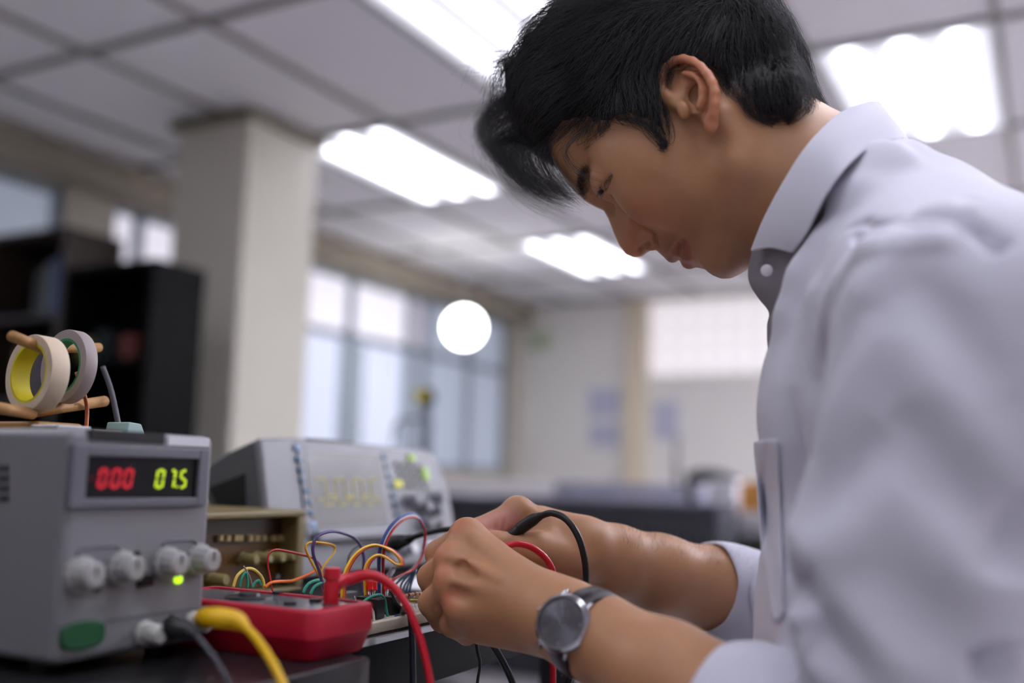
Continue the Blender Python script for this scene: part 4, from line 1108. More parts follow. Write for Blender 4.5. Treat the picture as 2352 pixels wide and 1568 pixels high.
# ------------------------------------------------------------------ head and neck
hf = Field((-0.365, YS-0.105, HC+0.085), (-0.035, YS+0.105, HC+0.425), 0.0014)
VD = unit(H(1650, 570)-H(1350, 400)); LAT = np.array([0, -1.0, 0]); ND = unit(np.cross(LAT, VD))
if ND[0] > 0: ND = -ND
AX = np.array([VD, ND, LAT])
CA = unit(H(1265, 330)-H(1850, 190)); CB = np.cross(LAT, CA)
AXC = np.array([CA, CB, LAT])
PROFILE = [(1268, 300), (1268, 344), (1290, 395), (1321, 440), (1345, 463), (1368, 475), (1388, 484), (1400, 505), (1411, 536), (1425, 567), (1438, 584), (1455, 591), (1473, 588),
           (1486, 578), (1497, 570), (1507, 574), (1517, 583), (1526, 591), (1540, 596), (1551, 593), (1558, 586), (1564, 597), (1574, 606), (1586, 610), (1600, 608), (1613, 606),
           (1625, 609), (1634, 618), (1645, 630), (1658, 636), (1675, 635), (1692, 627), (1712, 613), (1740, 606), (1790, 618), (1860, 610), (1930, 540), (1980, 440), (1930, 320), (1880, 270),
           (1838, 238), (1806, 188), (1778, 110), (1726, 48), (1640, -2), (1540, -16), (1436, 8), (1358, 74), (1304, 152), (1278, 235)]
pol = [HX(*p) for p in PROFILE]
RL = [((1290, 380), .070), ((1345, 458), .046), ((1392, 488), .0125), ((1412, 545), .0085), ((1430, 572), .0095), ((1455, 585), .0125), ((1480, 578), .010), ((1499, 572), .014), ((1520, 584), .024), ((1545, 594), .026),
      ((1585, 606), .026), ((1622, 606), .030), ((1655, 630), .026), ((1720, 605), .040), ((1800, 600), .05), ((1400, 0), .075), ((1650, 0), .075), ((1820, 180), .065), ((1900, 300), .055), ((1570, 250), .08), ((1560, 420), .06), ((1650, 480), .05)]
xx, zz_ = hf.ax[0][:, None].astype(float), hf.ax[2][None, :].astype(float)
X2, Z2 = np.broadcast_arrays(xx, zz_)
d2 = sdpoly(X2, Z2, pol)
num = np.zeros(X2.shape); den = np.zeros(X2.shape)
for q, r in RL:
    a = HX(*q); w_ = 1/((X2-a[0])**2+(Z2-a[1])**2+1e-6)**1.5; num += w_/r; den += w_
curv = num/den
wy = (YS-hf.ax[1].astype(float))
prof3 = (d2[:, None, :]+curv[:, None, :]*0.5*(wy**2)[None, :, None]).astype(np.float32)
lat = (np.abs(wy)-.060)[None, :, None].astype(np.float32)
hh = np.maximum(.05-np.abs(prof3-lat), 0)/.05
prof3 = np.maximum(prof3, lat)+hh*hh*hh*np.float32(.05/6)
hf.d = np.minimum(hf.d, prof3)
del prof3
k1 = .02
hf.ell(H(1590, 320), (.085, .062, .066), AX, .03)                    # side of the head
hf.ell(H(1538, 405), (.085, .043, .060), AX, .014)                   # middle of the face
hf.ell(H(1554, 168), (.088, .074, .069), AXC, .03)                    # cranium
for s in (1, -1):
    hf.ell(H(1512, 392, s*.034), (.052, .034, .030), AX, .03)        # cheek bone
    hf.ell(H(1500, 452, s*.034), (.028, .022, .023), AX, .016)       # smiling cheek
    hf.ell(H(1648, 420, s*.028), (.050, .034, .028), AX, .022)        # side of the jaw
    hf.cone(H(1690, 390, s*.052), H(1655, 575, s*.016), .018, .017, .022)   # jaw line
hf.cone(H(1690, 330), H(1950, 480), .055, .058, .03)                 # neck
hf.cone(H(1950, 480), np.array([-0.09, YS, HC+0.09]), .058, .05, .03)
for s in (1, -1):
    hf.cone(H(1655, 275, s*.060), H(1850, 520, s*.030), .012, .012, .022)   # neck muscle
    # eye socket and lids
    hf.ell(H(1394, 474, s*.0165), (.008, .0065, .006), AX, .010, 's')
    hf.ell(H(1399, 419, s*.0295), (.0150, .0142, .0185), AX, .010)
    # nose wings and nostrils
    hf.ell(H(1489, 551, s*.0125), (.0105, .0085, .0068), AX, .007)
    hf.cone(H(1509, 552, s*.0165), H(1508, 530, s*.018), .0012, .0012, .006, 's')
    # lips
    hf.chain([H(1545, 588, 0), H(1553, 573, s*.013), H(1571, 549, s*.0245)], [.0046, .0046, .0028], .005)
    hf.chain([H(1582, 600, 0), H(1580, 582, s*.012), H(1573, 550, s*.0245)], [.0054, .0054, .0028], .005)
    hf.chain([H(1412, 442, s*.036), H(1432, 486, s*.026)], [.0016, .0012], .012, 's')          # fold under the eye
def mir(P, s): return [np.array([p[0], p[1] if s > 0 else 2*YS-p[1], p[2]]) for p in P]
EYE_L = [hit(hf, *q) for q in ((1373, 450), (1379, 441), (1387, 429), (1396, 416), (1406, 402))]
CRS = [hit(hf, *q) for q in ((1358, 440), (1366, 424), (1376, 408), (1390, 393))]
NOS = [hit(hf, *q)+unit(ray(*q))*.001 for q in ((1469, 573), (1477, 567), (1486, 560))]
MOU = [hit(hf, *q) for q in ((1560, 584), (1562, 572), (1566, 558), (1572, 544))]
for s in (1, -1):
    hf.chain(mir(EYE_L, s), [.0018, .0028, .0030, .0024, .0010], .002, 's')
    hf.chain(mir(NOS, s), [.0020, .0037, .0030], .0025, 's')
    hf.chain(mir(MOU, s), [.0016, .0015, .0014, .0008], .003, 's')
LIPS_U = [H(1542, 595, 0)]+[hit(hf, *q) for q in ((1548, 590), (1553, 577), (1560, 562))]
LIPS_L = [H(1583, 608, 0)]+[hit(hf, *q) for q in ((1575, 602), (1576, 588), (1575, 572), (1573, 558))]
# ears
EAR = [(1514, 196), (1515, 169), (1526, 145), (1546, 130), (1569, 126), (1592, 132), (1613, 145), (1632, 164), (1644, 185), (1651, 211), (1651, 239), (1648, 268), (1642, 293), (1632, 309), (1622, 306), (1612, 292), (1600, 270), (1575, 258), (1545, 225)]
for s in (1, -1):
    def EP(px, py, lift=0.0):
        w = .0705+.020*max(0.0, (px-1515)/135.0)+lift
        p = onY(px, py, YS-w); return np.array([p[0], YS-s*w, p[2]])
    P = [EP(*q) for q in EAR]; P2 = [(p[0], p[2]) for p in P]
    lo = np.min(P, 0)-.008; hi = np.max(P, 0)+.008
    lo[1], hi[1] = min(YS-s*.060, YS-s*.105), max(YS-s*.060, YS-s*.105)
    sl = hf._win(lo, hi)
    gx, gy, gz = hf._pts(sl)
    e2 = sdpoly(*np.broadcast_arrays(gx[:, 0, :].astype(float), gz[:, 0, :].astype(float)), P2)
    xa, xb = EP(1515, 200)[0], EP(1650, 200)[0]
    wm_ = .0690+.0185*np.clip((gx[:, 0, 0]-xa)/(xb-xa), 0, 1)
    ww = s*(YS-gy)
    plate = np.maximum(e2[:, None, :]+.0022, np.abs(ww-(wm_-.0035)[:, None, None])-.0028)
    hf._app(sl, plate.astype(np.float32), 'u', .004)
    rim = [(1540, 222), (1522, 205), (1521, 180), (1530, 155), (1549, 139), (1569, 135), (1590, 141), (1609, 154), (1625, 172), (1636, 191), (1642, 214), (1642, 240), (1638, 265)]
    hf.chain([EP(*q, .0018) for q in rim], [.0022, .0028, .0030, .0031, .0032, .0033, .0034, .0035, .0036, .0036, .0036, .0036, .0034], .0022)
    hf.chain([EP(*q, 0) for q in ((1572, 168), (1592, 172), (1606, 188), (1614, 210), (1613, 232), (1608, 245))], [.0022, .0028, .0030, .0030, .0030, .0034], .003)
    hf.cone(EP(1526, 214, 0), EP(1556, 222, -.003), .0026, .0022, .003)          # root of the helix
    hf.ell(EP(1633, 283, -.001), (.0052, .0045, .0085), None, .005)               # lobe
    hf.cone(EP(1528, 228, -.004), EP(1572, 246, -.003), .0050, .0050, .008)       # cheek in front of the ear
    hf.ell(EP(1574, 252, .0005), (.0055, .0042, .0072), None, .007)               # tragus
    hf.ell(EP(1591, 212, -.0025), (.0088, .0088, .0088), None, .004, 's')         # concha
    hf.cone(EP(1594, 215, -.003), EP(1598, 262, -.003), .0060, .0034, .004, 's')
    hf.ell(EP(1545, 175, .0012), (.0055, .0035, .0080), None, .004, 's')          # scapha
    hf.chain([EP(*q, .002) for q in ((1570, 150), (1596, 158), (1616, 180), (1627, 205), (1627, 235))], [.0016, .0018, .0018, .0018, .0016], .003, 's')
VH, FH = hf.mesh(2)

# ------------------------------------------------------------------ near (left) arm and hand
WN = dep(1300, 1425, .705)
EN = WN+0.262*unit(dep(1677, 1633, .605)-WN)
D = dep
nf = Field(np.minimum(dep(960, 1200, .78), EN)-[.05, .06, .07], np.maximum(dep(1100, 1200, .82), EN)+[.06, .06, .06], 0.0013)
BK = unit(np.array([-.25, -.75, .55]))     # back of the hand faces the camera
fa = unit(EN-WN)
nf.chain([EN, WN+fa*.16, WN+fa*.09, WN+fa*.03, WN], [.043, .0385, .0340, .0288, .0275], .015)
nf.cone(WN, D(1180, 1368, .735), .0255, .0225, .02)
MC = [D(1075, 1232, .772), D(1043, 1288, .757), D(1042, 1341, .745), D(1062, 1396, .737)]
for p, r in zip(MC, (.0130, .0130, .0125, .0120)): nf.cone(WN-fa*.02, p, .020, r, .016)
nf.chain([MC[0], MC[1], MC[2], MC[3]], [.0120, .0120, .0118, .011], .010)
PI = [D(1010, 1272, .790), D(992, 1326, .778), D(994, 1384, .760), D(1040, 1432, .752)]
DI = [D(1022, 1340, .806), D(1006, 1378, .795), D(1016, 1424, .778), D(1072, 1455, .772)]
TI = [D(1045, 1375, .812), D(1030, 1402, .803), D(1050, 1436, .792), D(1096, 1452, .785)]
for m, p, q, t, r in zip(MC, PI, DI, TI, (.0112, .0112, .0108, .0098)):
    nf.cone(m, p, r*1.08, r, .006); nf.cone(p, q, r, r*.88, .004); nf.cone(q, t, r*.86, r*.68, .003)
nf.cone(D(1250, 1446, .722), D(1105, 1432, .745), .0185, .0150, .014)       # heel of the hand
nf.chain([D(1240, 1400, .745), D(1160, 1380, .785), D(1085, 1370, .805), D(1040, 1385, .81)], [.017, .0145, .0110, .0085], .008)   # thumb, on the far side
for p, o_, r in ((MC[0], .004, .0105), (MC[1], .006, .0095), (MC[2], .006, .0088), (MC[3], .004, .0085)):
    nf.ell(p+BK*o_, (r, r, r), None, .008)
for a, b, r in (((1040, 1280, .742), (1150, 1330, .718), .0030), ((1045, 1335, .731), (1150, 1362, .715), .0018), ((1085, 1232, .755), (1190, 1330, .722), .0022)):
    nf.cone(D(*a), D(*b), r, r*.5, .013)                                     # tendons
nf.chain([D(1062, 1300, .736), D(1078, 1318, .727)], [.003, .003], .012, 's')
nf.chain([D(1046, 1362, .727), D(1066, 1370, .722)], [.003, .003], .011, 's')
VN, FN = nf.mesh(2)

# ------------------------------------------------------------------ far (right) arm and hand
WF = D(1350, 1268, .852)
EF = WF+0.262*unit(D(1665, 1362, .925)-WF)
ff = Field(np.minimum(D(1040, 1180, .88), D(1010, 1320, .80))-[.03, .05, .09], np.maximum(EF+[.05, .05, .05], D(1180, 1150, .9)+[.02, .02, .02]), 0.0014)
fb = unit(EF-WF)
ff.chain([EF, WF+fb*.15, WF+fb*.08, WF+fb*.03, WF], [.042, .0380, .0325, .0285, .0265], .02)
MI = [D(1192, 1180, .845), D(1180, 1198, .868), D(1185, 1220, .885), D(1200, 1245, .895)]
for p, r in zip(MI, (.0125, .012, .0115, .011)): ff.cone(WF-fb*.01, p, .0215, r, .018)
ff.cone(WF, D(1240, 1215, .862), .024, .019, .015)
ff.chain(MI, [.012, .012, .0115, .0105], .008)
P_ = [D(1098, 1222, .828), D(1078, 1246, .845), D(1082, 1275, .862), D(1100, 1300, .872)]
Q_ = [D(1052, 1268, .815), D(1035, 1290, .825), D(1046, 1318, .845), D(1075, 1335, .86)]
T_ = [D(1040, 1312, .808), D(1034, 1330, .818), D(1052, 1352, .838), D(1090, 1352, .85)]
for m, p, q, t, r in zip(MI, P_, Q_, T_, (.0115, .0112, .0108, .0095)):
    ff.cone(m, p, r*1.06, r, .006); ff.cone(p, q, r, r*.88, .004); ff.cone(q, t, r*.86, r*.68, .003)
ff.ell(D(1186, 1168, .842), (.0105, .0105, .0095), None, .01)
ff.chain([D(1318, 1292, .832), D(1232, 1262, .818), D(1140, 1253, .810), D(1062, 1275, .806)], [.0185, .0140, .0108, .0082], .010)    # thumb
ff.cone(D(1262, 1244, .832), D(1205, 1236, .838), .012, .006, .012)          # web of the thumb
for a, b in (((1163, 1176, .8265), (1158, 1212, .826)), ((1178, 1180, .827), (1174, 1206, .8265)), ((1145, 1190, .824), (1142, 1218, .823))):
    ff.cone(D(*a), D(*b), .0012, .0010, .004, 's')                            # creases
VF, FF = ff.mesh(2)

# ------------------------------------------------------------------ trunk and upper arms under the shirt
SNr = np.array([-0.040, 0.585, HC+0.080]); SFr = np.array([-0.040, 0.935, HC+0.080])
tf = Field((-0.20, 0.48, HC-0.42), (0.10, 1.06, HC+0.26), 0.006)
tf.cone((-0.075, YS, HC+0.03), (-0.08, YS, HC-0.34), .125, .120, .03, flat=((1, 0, 0), .58))
tf.cone((-0.08, YS, HC+0.06), (-0.085, YS, HC+0.17), .06, .048, .04)
for s_, e_ in ((SNr, EN), (SFr, EF)):
    tf.cone((-0.06, YS, HC+0.05), s_, .05, .042, .03); tf.cone(s_, e_, .045, .040, .03)
VT, FT = tf.mesh(1)

def join(parts):
    V, F, n = [], [], 0
    for v, f in parts: V.append(v); F.append(f+n); n += len(v)
    return np.concatenate(V), np.concatenate(F)
VB, FB = join([(VH, FH), (VN, FN), (VF, FF), (VT, FT)])
def near_pts(V, P, r):
    m = np.zeros(len(V))
    P = [np.asarray(p, float) for p in P]
    for a, b in zip(P[:-1], P[1:]):
        ba = b-a; t = np.clip(((V-a) @ ba)/(ba @ ba), 0, 1); dd = np.linalg.norm(V-a-t[:, None]*ba, axis=1)
        m = np.maximum(m, np.clip(1.6*(1-dd/r), 0, 1))
    return m
lip = np.zeros(len(VB)); rud = np.zeros(len(VB)); stu = np.zeros(len(VB)); pnk = np.zeros(len(VB))
for s in (1, -1):
    lip = np.maximum(lip, .75*near_pts(VB, mir(LIPS_U, s), .0062))
    lip = np.maximum(lip, .75*near_pts(VB, mir(LIPS_L, s), .0068))
    rud = np.maximum(rud, .45*near_pts(VB, [H(1530, 150, s*.085), H(1600, 150, s*.09), H(1645, 230, s*.095), H(1630, 300, s*.09)], .020))
    rud = np.maximum(rud, .22*near_pts(VB, [H(1455, 580, 0), H(1500, 480, s*.045)], .03))
    stu = np.maximum(stu, .45*near_pts(VB, [H(1515, 578, 0), H(1540, 560, s*.02)], .016))
    stu = np.maximum(stu, .25*near_pts(VB, [H(1650, 620, 0), H(1660, 560, s*.03)], .045))
stu = np.clip(stu-lip, 0, 1)
pnk = .8*near_pts(VB, [D(1165, 1195, .825), D(1100, 1210, .815)], .018)
for p in MC: rud = np.maximum(rud, .5*near_pts(VB, [p+BK*.01, p+BK*.014], .012))
for p in TI+T_: pnk = np.maximum(pnk, .5*near_pts(VB, [p, p+.001], .012))
body = np_mesh('body', VB, FB, M_skin, man, {'lip': lip, 'ruddy': rud, 'stubble': stu, 'pinkpalm': pnk})
# eyes
M_eye = mat('eye_white', srgb(196, 190, 184), .15, var=.03); M_iris = mat('dark_iris', srgb(30, 20, 16), .12)
for s in (1, -1):
    c = H(1401, 422, s*.0300)
    bm = BM(); bmesh.ops.create_uvsphere(bm, u_segments=24, v_segments=16, radius=.0118, matrix=Matrix.Translation(tuple(c)))
    eo = bm_obj('eye', bm, M_eye, man, smooth=True)
    g = unit(H(1383, 449, s*.034)-c)
    lathe('iris', c+g*.0094, g, [(0, .0068), (.0016, .0060), (.0027, .0030)], M_iris, eo, 20)
# ================================================================== clothing
def shirt_material(name, col, weave=2600):
    m = bpy.data.materials.new(name); m.use_nodes = True
    nt = m.node_tree; b = nt.nodes['Principled BSDF']
    tc = nt.nodes.new('ShaderNodeTexCoord')
    n1 = nt.nodes.new('ShaderNodeTexNoise'); n1.inputs['Scale'].default_value = 14; n1.inputs['Detail'].default_value = 4
    nt.links.new(tc.outputs['Object'], n1.inputs['Vector'])
    mx = nt.nodes.new('ShaderNodeMix'); mx.data_type = 'RGBA'
    c = np.array(col); mx.inputs[6].default_value = (*c*.97, 1); mx.inputs[7].default_value = (*np.minimum(c*1.03, 1), 1)
    nt.links.new(n1.outputs['Fac'], mx.inputs[0]); nt.links.new(mx.outputs[2], b.inputs['Base Color'])
    w = nt.nodes.new('ShaderNodeTexNoise'); w.inputs['Scale'].default_value = weave; w.inputs['Detail'].default_value = 1
    nt.links.new(tc.outputs['Object'], w.inputs['Vector'])
    bp = nt.nodes.new('ShaderNodeBump'); bp.inputs['Strength'].default_value = .12; bp.inputs['Distance'].default_value = .0004
    nt.links.new(w.outputs['Fac'], bp.inputs['Height']); nt.links.new(bp.outputs['Normal'], b.inputs['Normal'])
    b.inputs['Roughness'].default_value = .85; b.inputs['Specular IOR Level'].default_value = .2
    b.inputs['Sheen Weight'].default_value = .15
    return m
M_shirt = shirt_material('white_cotton', srgb(210, 209, 222))
M_shirt_shaded = shirt_material('shaded_cotton', srgb(128, 122, 132))  # grey copy of the shirt cotton, its shade painted into the colour
sf = Field((-0.24, 0.44, HC-0.40), (0.13, 1.06, HC+0.275), 0.0026)
FX = ((1, 0, 0), .60)
def S(px, py, Y): return onY(px, py, Y)
def C(px, py, Y): return onY(px, py, Y)
# trunk: chest, belly, back
sf.cone((-0.070, YS, HC+0.06), (-0.078, YS, HC-0.10), .150, .150, .03, flat=((1, 0, 0), .70))
sf.cone((-0.078, YS, HC-0.10), (-0.085, YS, HC-0.34), .150, .155, .03, flat=((1, 0, 0), .76))
for s in (1, -1):
    sf.ell((-0.120, YS-s*.065, HC+0.045), (.058, .060, .070), None, .03)          # chest
    sf.cone((-0.085, YS-s*.02, HC+0.172), (-0.045, YS-s*.165, HC+0.085), .050, .064, .05)   # shoulders
sf.ell((-0.03, YS, HC+0.092), (.085, .15, .098), None, .04)                          # upper back
sf.ell((-0.090, YS, HC+0.185), (.060, .062, .05), None, .03)                       # base of the neck
sf.chain([C(1980, 465, .670), C(2020, 405, .688), C(2075, 372, .738)], [.022, .021, .016], .02)
sf.chain([C(1903, 560, .664), C(1862, 640, .668), C(1836, 730, .672), C(1834, 840, .680), C(1840, 960, .694)], [.0125, .013, .013, .013, .009], .022)
# sleeves
sh_n = SNr+np.array([.004, -.005, .005]); el_n = EN+np.array([-.002, -.004, .014])
sf.cone(sh_n, (sh_n+el_n)/2+np.array([-.013, -.010, 0]), .068, .062, .018)
sf.cone((sh_n+el_n)/2+np.array([-.013, -.010, 0]), el_n, .062, .056, .012)
cufA = WN+fa*.100
sf.cone(el_n, WN+fa*.185, .054, .044, .03)
sh_f = SFr+np.array([.004, .005, .005]); el_f = EF+np.array([.008, .004, .01])
sf.cone(sh_f, el_f, .068, .055, .04)
sf.cone(el_f, WF+fb*.150, .053, .046, .02)
SEAM = [hit(sf, *q, d0=.35) for q in ((1938, 527), (1985, 508), (2060, 505), (2130, 515), (2190, 526), (2228, 538))]
sf.chain(SEAM, [.0012, .0036, .0042, .0044, .0044, .0036], .003, 's')
sf.cone(C(1900, 690, .640), C(1884, 850, .652), .010, .009, .02)
# the fabric gapes away in front, under the collar
VS, FS = sf.mesh(3)
# folds are pressed into the cloth: ridges (+) and creases (-) along lines in the vertical plane they lie in
NS = vnormals(VS, FS)
def fold(pts, Y, amp, wid, side=-1, yr=(0.40, 0.70), ends=.9):
    global VS
    P = [S(px, py, Y) for px, py in pts]; P = catmull(P, 8)[:, [0, 2]]
    Q = VS[:, [0, 2]]; best = np.full(len(VS), 9.0); tt = np.zeros(len(VS)); n = len(P)-1
    for k, (a, b) in enumerate(zip(P[:-1], P[1:])):
        ba = b-a; t = np.clip(((Q-a) @ ba)/(ba @ ba+1e-12), 0, 1)
        dd = np.linalg.norm(Q-a-t[:, None]*ba, axis=1); m = dd < best
        best = np.where(m, dd, best); tt = np.where(m, (k+t)/n, tt)
    w = np.exp(-(best/wid)**2)*np.sin(np.pi*np.clip(tt, 0, 1))**ends
    m = (NS[:, 1]*side > 0.0)*(VS[:, 1] > yr[0])*(VS[:, 1] < yr[1])
    w = w*m*np.clip(NS[:, 1]*side*2.5, 0, 1)
    VS = VS+NS*(amp*w)[:, None]
YA = .535
# from the seam at the shoulder towards the chest
fold([(2010, 515), (1930, 570), (1860, 650), (1818, 740), (1800, 840)], YA, .0065, .009)
fold([(2000, 540), (1910, 610), (1850, 690), (1815, 790), (1806, 900)], YA, -.0075, .009)
fold([(2050, 530), (2012, 650), (1950, 790), (1880, 900), (1838, 1030)], YA, .0085, .012)
fold([(1990, 680), (1935, 790), (1872, 920), (1842, 1060), (1818, 1210)], YA, -.0125, .012, ends=1.3)
fold([(2040, 740), (1975, 850), (1910, 980), (1862, 1130), (1805, 1320)], YA, .0100, .013)
fold([(2040, 980), (1960, 1080), (1895, 1170), (1845, 1240)], YA, -.0085, .014)
fold([(2060, 1070), (1970, 1180), (1890, 1270), (1830, 1330)], YA, .0055, .014)
# from the seam back towards the elbow
fold([(2110, 560), (2190, 700), (2270, 800), (2360, 900)], YA, .0070, .015)
fold([(2070, 600), (2150, 690), (2240, 790), (2330, 900)], YA, -.0090, .014)
fold([(2060, 700), (2130, 850), (2220, 1000), (2330, 1130)], YA, .0075, .016)
fold([(2090, 930), (2150, 1050), (2235, 1170), (2330, 1310)], YA, -.0080, .016)
fold([(2080, 1000), (2130, 1140), (2220, 1290), (2300, 1400)], YA, .0055, .016)
# the bend of the elbow
fold([(1800, 1385), (1845, 1400), (1880, 1385)], YA, .0075, .010)
fold([(1798, 1330), (1835, 1350), (1868, 1400)], YA, -.0100, .009)
fold([(1845, 1430), (1895, 1430), (1950, 1490), (2000, 1580)], YA, -.0130, .013)
fold([(1790, 1420), (1850, 1460), (1900, 1530), (1930, 1600)], YA, .0085, .013)
fold([(1870, 1340), (1960, 1400), (2060, 1500), (2120, 1600)], YA, .0085, .016)
fold([(1980, 1260), (2080, 1340), (2170, 1440), (2240, 1560)], YA, -.0060, .020)
fold([(2278, 1470), (2290, 1530), (2280, 1620)], YA, -.0180, .009)
fold([(2346, 1120), (2345, 1230), (2318, 1340)], YA, -.014, .011)
# seam of the yoke with small puckers
fold([(1935, 528), (1985, 507), (2060, 505), (2130, 516), (2200, 530), (2245, 552)], .575, -.0110, .0046, yr=(.40, .76), ends=.2)
fold([(1945, 550), (2010, 528), (2080, 528), (2150, 540), (2230, 566)], .575, .0040, .0065, yr=(.40, .76))
for k, (x, y) in enumerate(((2252, 560), (2275, 580), (2300, 600), (2228, 556))):
    fold([(x, y), (x+9, y+13), (x+18, y+26)], .575, -.009, .0050, yr=(.40, .76))
for x in (1990, 2035, 2085, 2140, 2190):
    fold([(x, 522), (x-8, 560), (x-20, 600)], YA, .0035, .007)
fold([(2250, 420), (2240, 480), (2250, 530)], .60, -.005, .006, yr=(.40, .76))
# front of the trunk: hanging folds
for pts, a, w in (([(1800, 880), (1808, 1050), (1806, 1200), (1796, 1340)], -.010, .007),):
    fold(pts, .62, a, w, yr=(.56, .76))
VS = relax(VS, FS, 1)
shirt = np_mesh('shirt', VS, FS, M_shirt, man)
shirt['label'] = 'white long sleeved shirt with rolled up sleeves'

# sheet: a thin cloth lofted through rows of points
def sheet(name, rows, th, m, parent, nu=10, nv=6, smooth=True, closed=False):
    R = [catmull(r, nu) for r in rows]; R = np.array(R)
    G = np.stack([catmull(R[:, j], nv) for j in range(R.shape[1])], 1)
    a, b = G.shape[:2]
    V = G.reshape(-1, 3); F = np.array([[i*b+j, i*b+j+1, (i+1)*b+j+1, (i+1)*b+j] for i in range(a-1) for j in range(b-1)])
    o = np_mesh(name, V, F, m, parent)
    md = o.modifiers.new('thickness', 'SOLIDIFY'); md.thickness = th; md.offset = 0
    s2 = o.modifiers.new('smooth', 'SUBSURF'); s2.levels = 1; s2.render_levels = 1
    return o
# collar: the folded leaf, near half then round the back of the neck to the far half
def C(px, py, Y): return onY(px, py, Y)
top = [C(1723, 578, .700), C(1752, 505, .690), C(1800, 415, .682), C(1856, 330, .686), C(1925, 262, .715), C(1985, 236, .745), C(2010, 233, .775), C(2012, 240, .81), C(1960, 290, .845), C(1850, 420, .85), C(1760, 560, .82)]
mid = [C(1768, 570, .686), C(1800, 510, .672), C(1850, 420, .662), C(1910, 335, .664), C(1980, 278, .694), C(2030, 262, .735), C(2040, 264, .78), C(2035, 275, .82), C(1980, 330, .86), C(1880, 440, .865), C(1780, 575, .83)]
bot = [C(1822, 582, .672), C(1852, 540, .656), C(1895, 455, .644), C(1945, 385, .646), C(2005, 335, .676), C(2062, 322, .725), C(2085, 322, .78), C(2080, 335, .83), C(2010, 385, .875), C(1900, 480, .88), C(1800, 590, .84)]
collar = sheet('collar', [top, mid, bot], .0016, M_shirt, man, 8, 6)
collar['label'] = 'turned down white collar'
# collar stand inside
st0 = [C(1735, 590, .715), C(1765, 510, .703), C(1812, 420, .696), C(1866, 338, .700), C(1930, 270, .725), C(1985, 244, .752), C(2005, 242, .778), C(2000, 255, .81), C(1950, 300, .84)]
st1 = [C(1830, 600, .690), C(1860, 540, .674), C(1905, 460, .664), C(1955, 390, .668), C(2010, 350, .695), C(2060, 335, .735), C(2080, 335, .78), C(2070, 345, .825), C(2010, 390, .86)]
sheet('collar_stand', [st0, [(np.asarray(a)+np.asarray(b))/2 for a, b in zip(st0, st1)], st1], .0014, M_shirt_shaded, man, 6, 5)
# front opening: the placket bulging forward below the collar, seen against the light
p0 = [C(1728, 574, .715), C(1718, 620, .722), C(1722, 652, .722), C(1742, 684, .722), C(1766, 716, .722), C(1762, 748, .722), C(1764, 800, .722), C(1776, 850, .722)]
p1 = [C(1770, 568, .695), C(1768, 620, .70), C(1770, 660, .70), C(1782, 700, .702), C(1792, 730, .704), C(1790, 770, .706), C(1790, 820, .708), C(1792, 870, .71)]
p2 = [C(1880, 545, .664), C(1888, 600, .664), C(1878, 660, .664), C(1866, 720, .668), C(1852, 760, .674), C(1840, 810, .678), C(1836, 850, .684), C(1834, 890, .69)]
pl = sheet('placket', [p0, p1, p2], .0012, M_shirt_shaded, man, 8, 6)
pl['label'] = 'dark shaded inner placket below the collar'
q = C(1761, 621, .690)
lathe('button', q, C(1761, 621, .68)-q, [(0, .0042), (.0012, .0042), (.0018, .0030)], mat('pale_glint', srgb(236, 232, 240), .12, coat=.8), pl, 18)  # pale disc paints in the glint of light through a hole
# breast pocket
def onshirt(q): return hit(sf, *q, d0=.35)-unit(ray(*q))*.0045
k0 = [C(1731, 1012, .700)]+[onshirt(q) for q in ((1752, 1010), (1768, 1008), (1786, 1006))]
k1 = [onshirt(q) for q in ((1742, 1160), (1758, 1160), (1775, 1160), (1792, 1158))]
k2 = [onshirt(q) for q in ((1752, 1300), (1766, 1310), (1781, 1312), (1797, 1305))]
k3 = [onshirt(q) for q in ((1768, 1405), (1778, 1424), (1790, 1426), (1801, 1408))]
po = sheet('pocket', [k0, k1, k2, k3], .0016, M_shirt, man, 6, 6); po['label'] = 'breast pocket with a loose upper edge'
# rolled cuffs
def cuff(name, a, axis, prof, m, wob=.0015, ph=0.0, sx=1.0):
    d, u, v = frame_axes(axis); a = np.asarray(a); n = 64; rows = []
    for h, r in prof:
        rows.append([a+d*(h+.003*math.sin(2*t+ph))+(r+wob*math.sin(3*t+ph+h*90)+wob*.6*math.sin(7*t+h*40))*(math.cos(t)*u*sx+math.sin(t)*v) for t in np.linspace(0, 2*math.pi, n, endpoint=False)])
    V = np.array(rows).reshape(-1, 3); F = np.array([[i*n+j, i*n+(j+1) % n, (i+1)*n+(j+1) % n, (i+1)*n+j] for i in range(len(rows)-1) for j in range(n)])
    o = np_mesh(name, V, F, m, man)
    md = o.modifiers.new('smooth', 'SUBSURF'); md.levels = 1; md.render_levels = 1
    return o
cuff('cuff', WN+fa*.137, fa, [(.030, .0385), (.010, .0405), (.002, .0425), (-.001, .0445), (.001, .0470), (.012, .0492), (.030, .0508), (.046, .0516), (.056, .0510), (.060, .0480), (.058, .0420)], M_shirt)['label'] = 'rolled cuff of the nearer sleeve'
cuff('cuff', WF+fb*.135, fb, [(.030, .0360), (.006, .0385), (.000, .0400), (-.001, .0418), (.003, .0440), (.020, .0460), (.050, .0480), (.062, .0480), (.068, .0455), (.066, .0420)], M_shirt, .0010, 1.0)['label'] = 'rolled cuff of the farther sleeve'

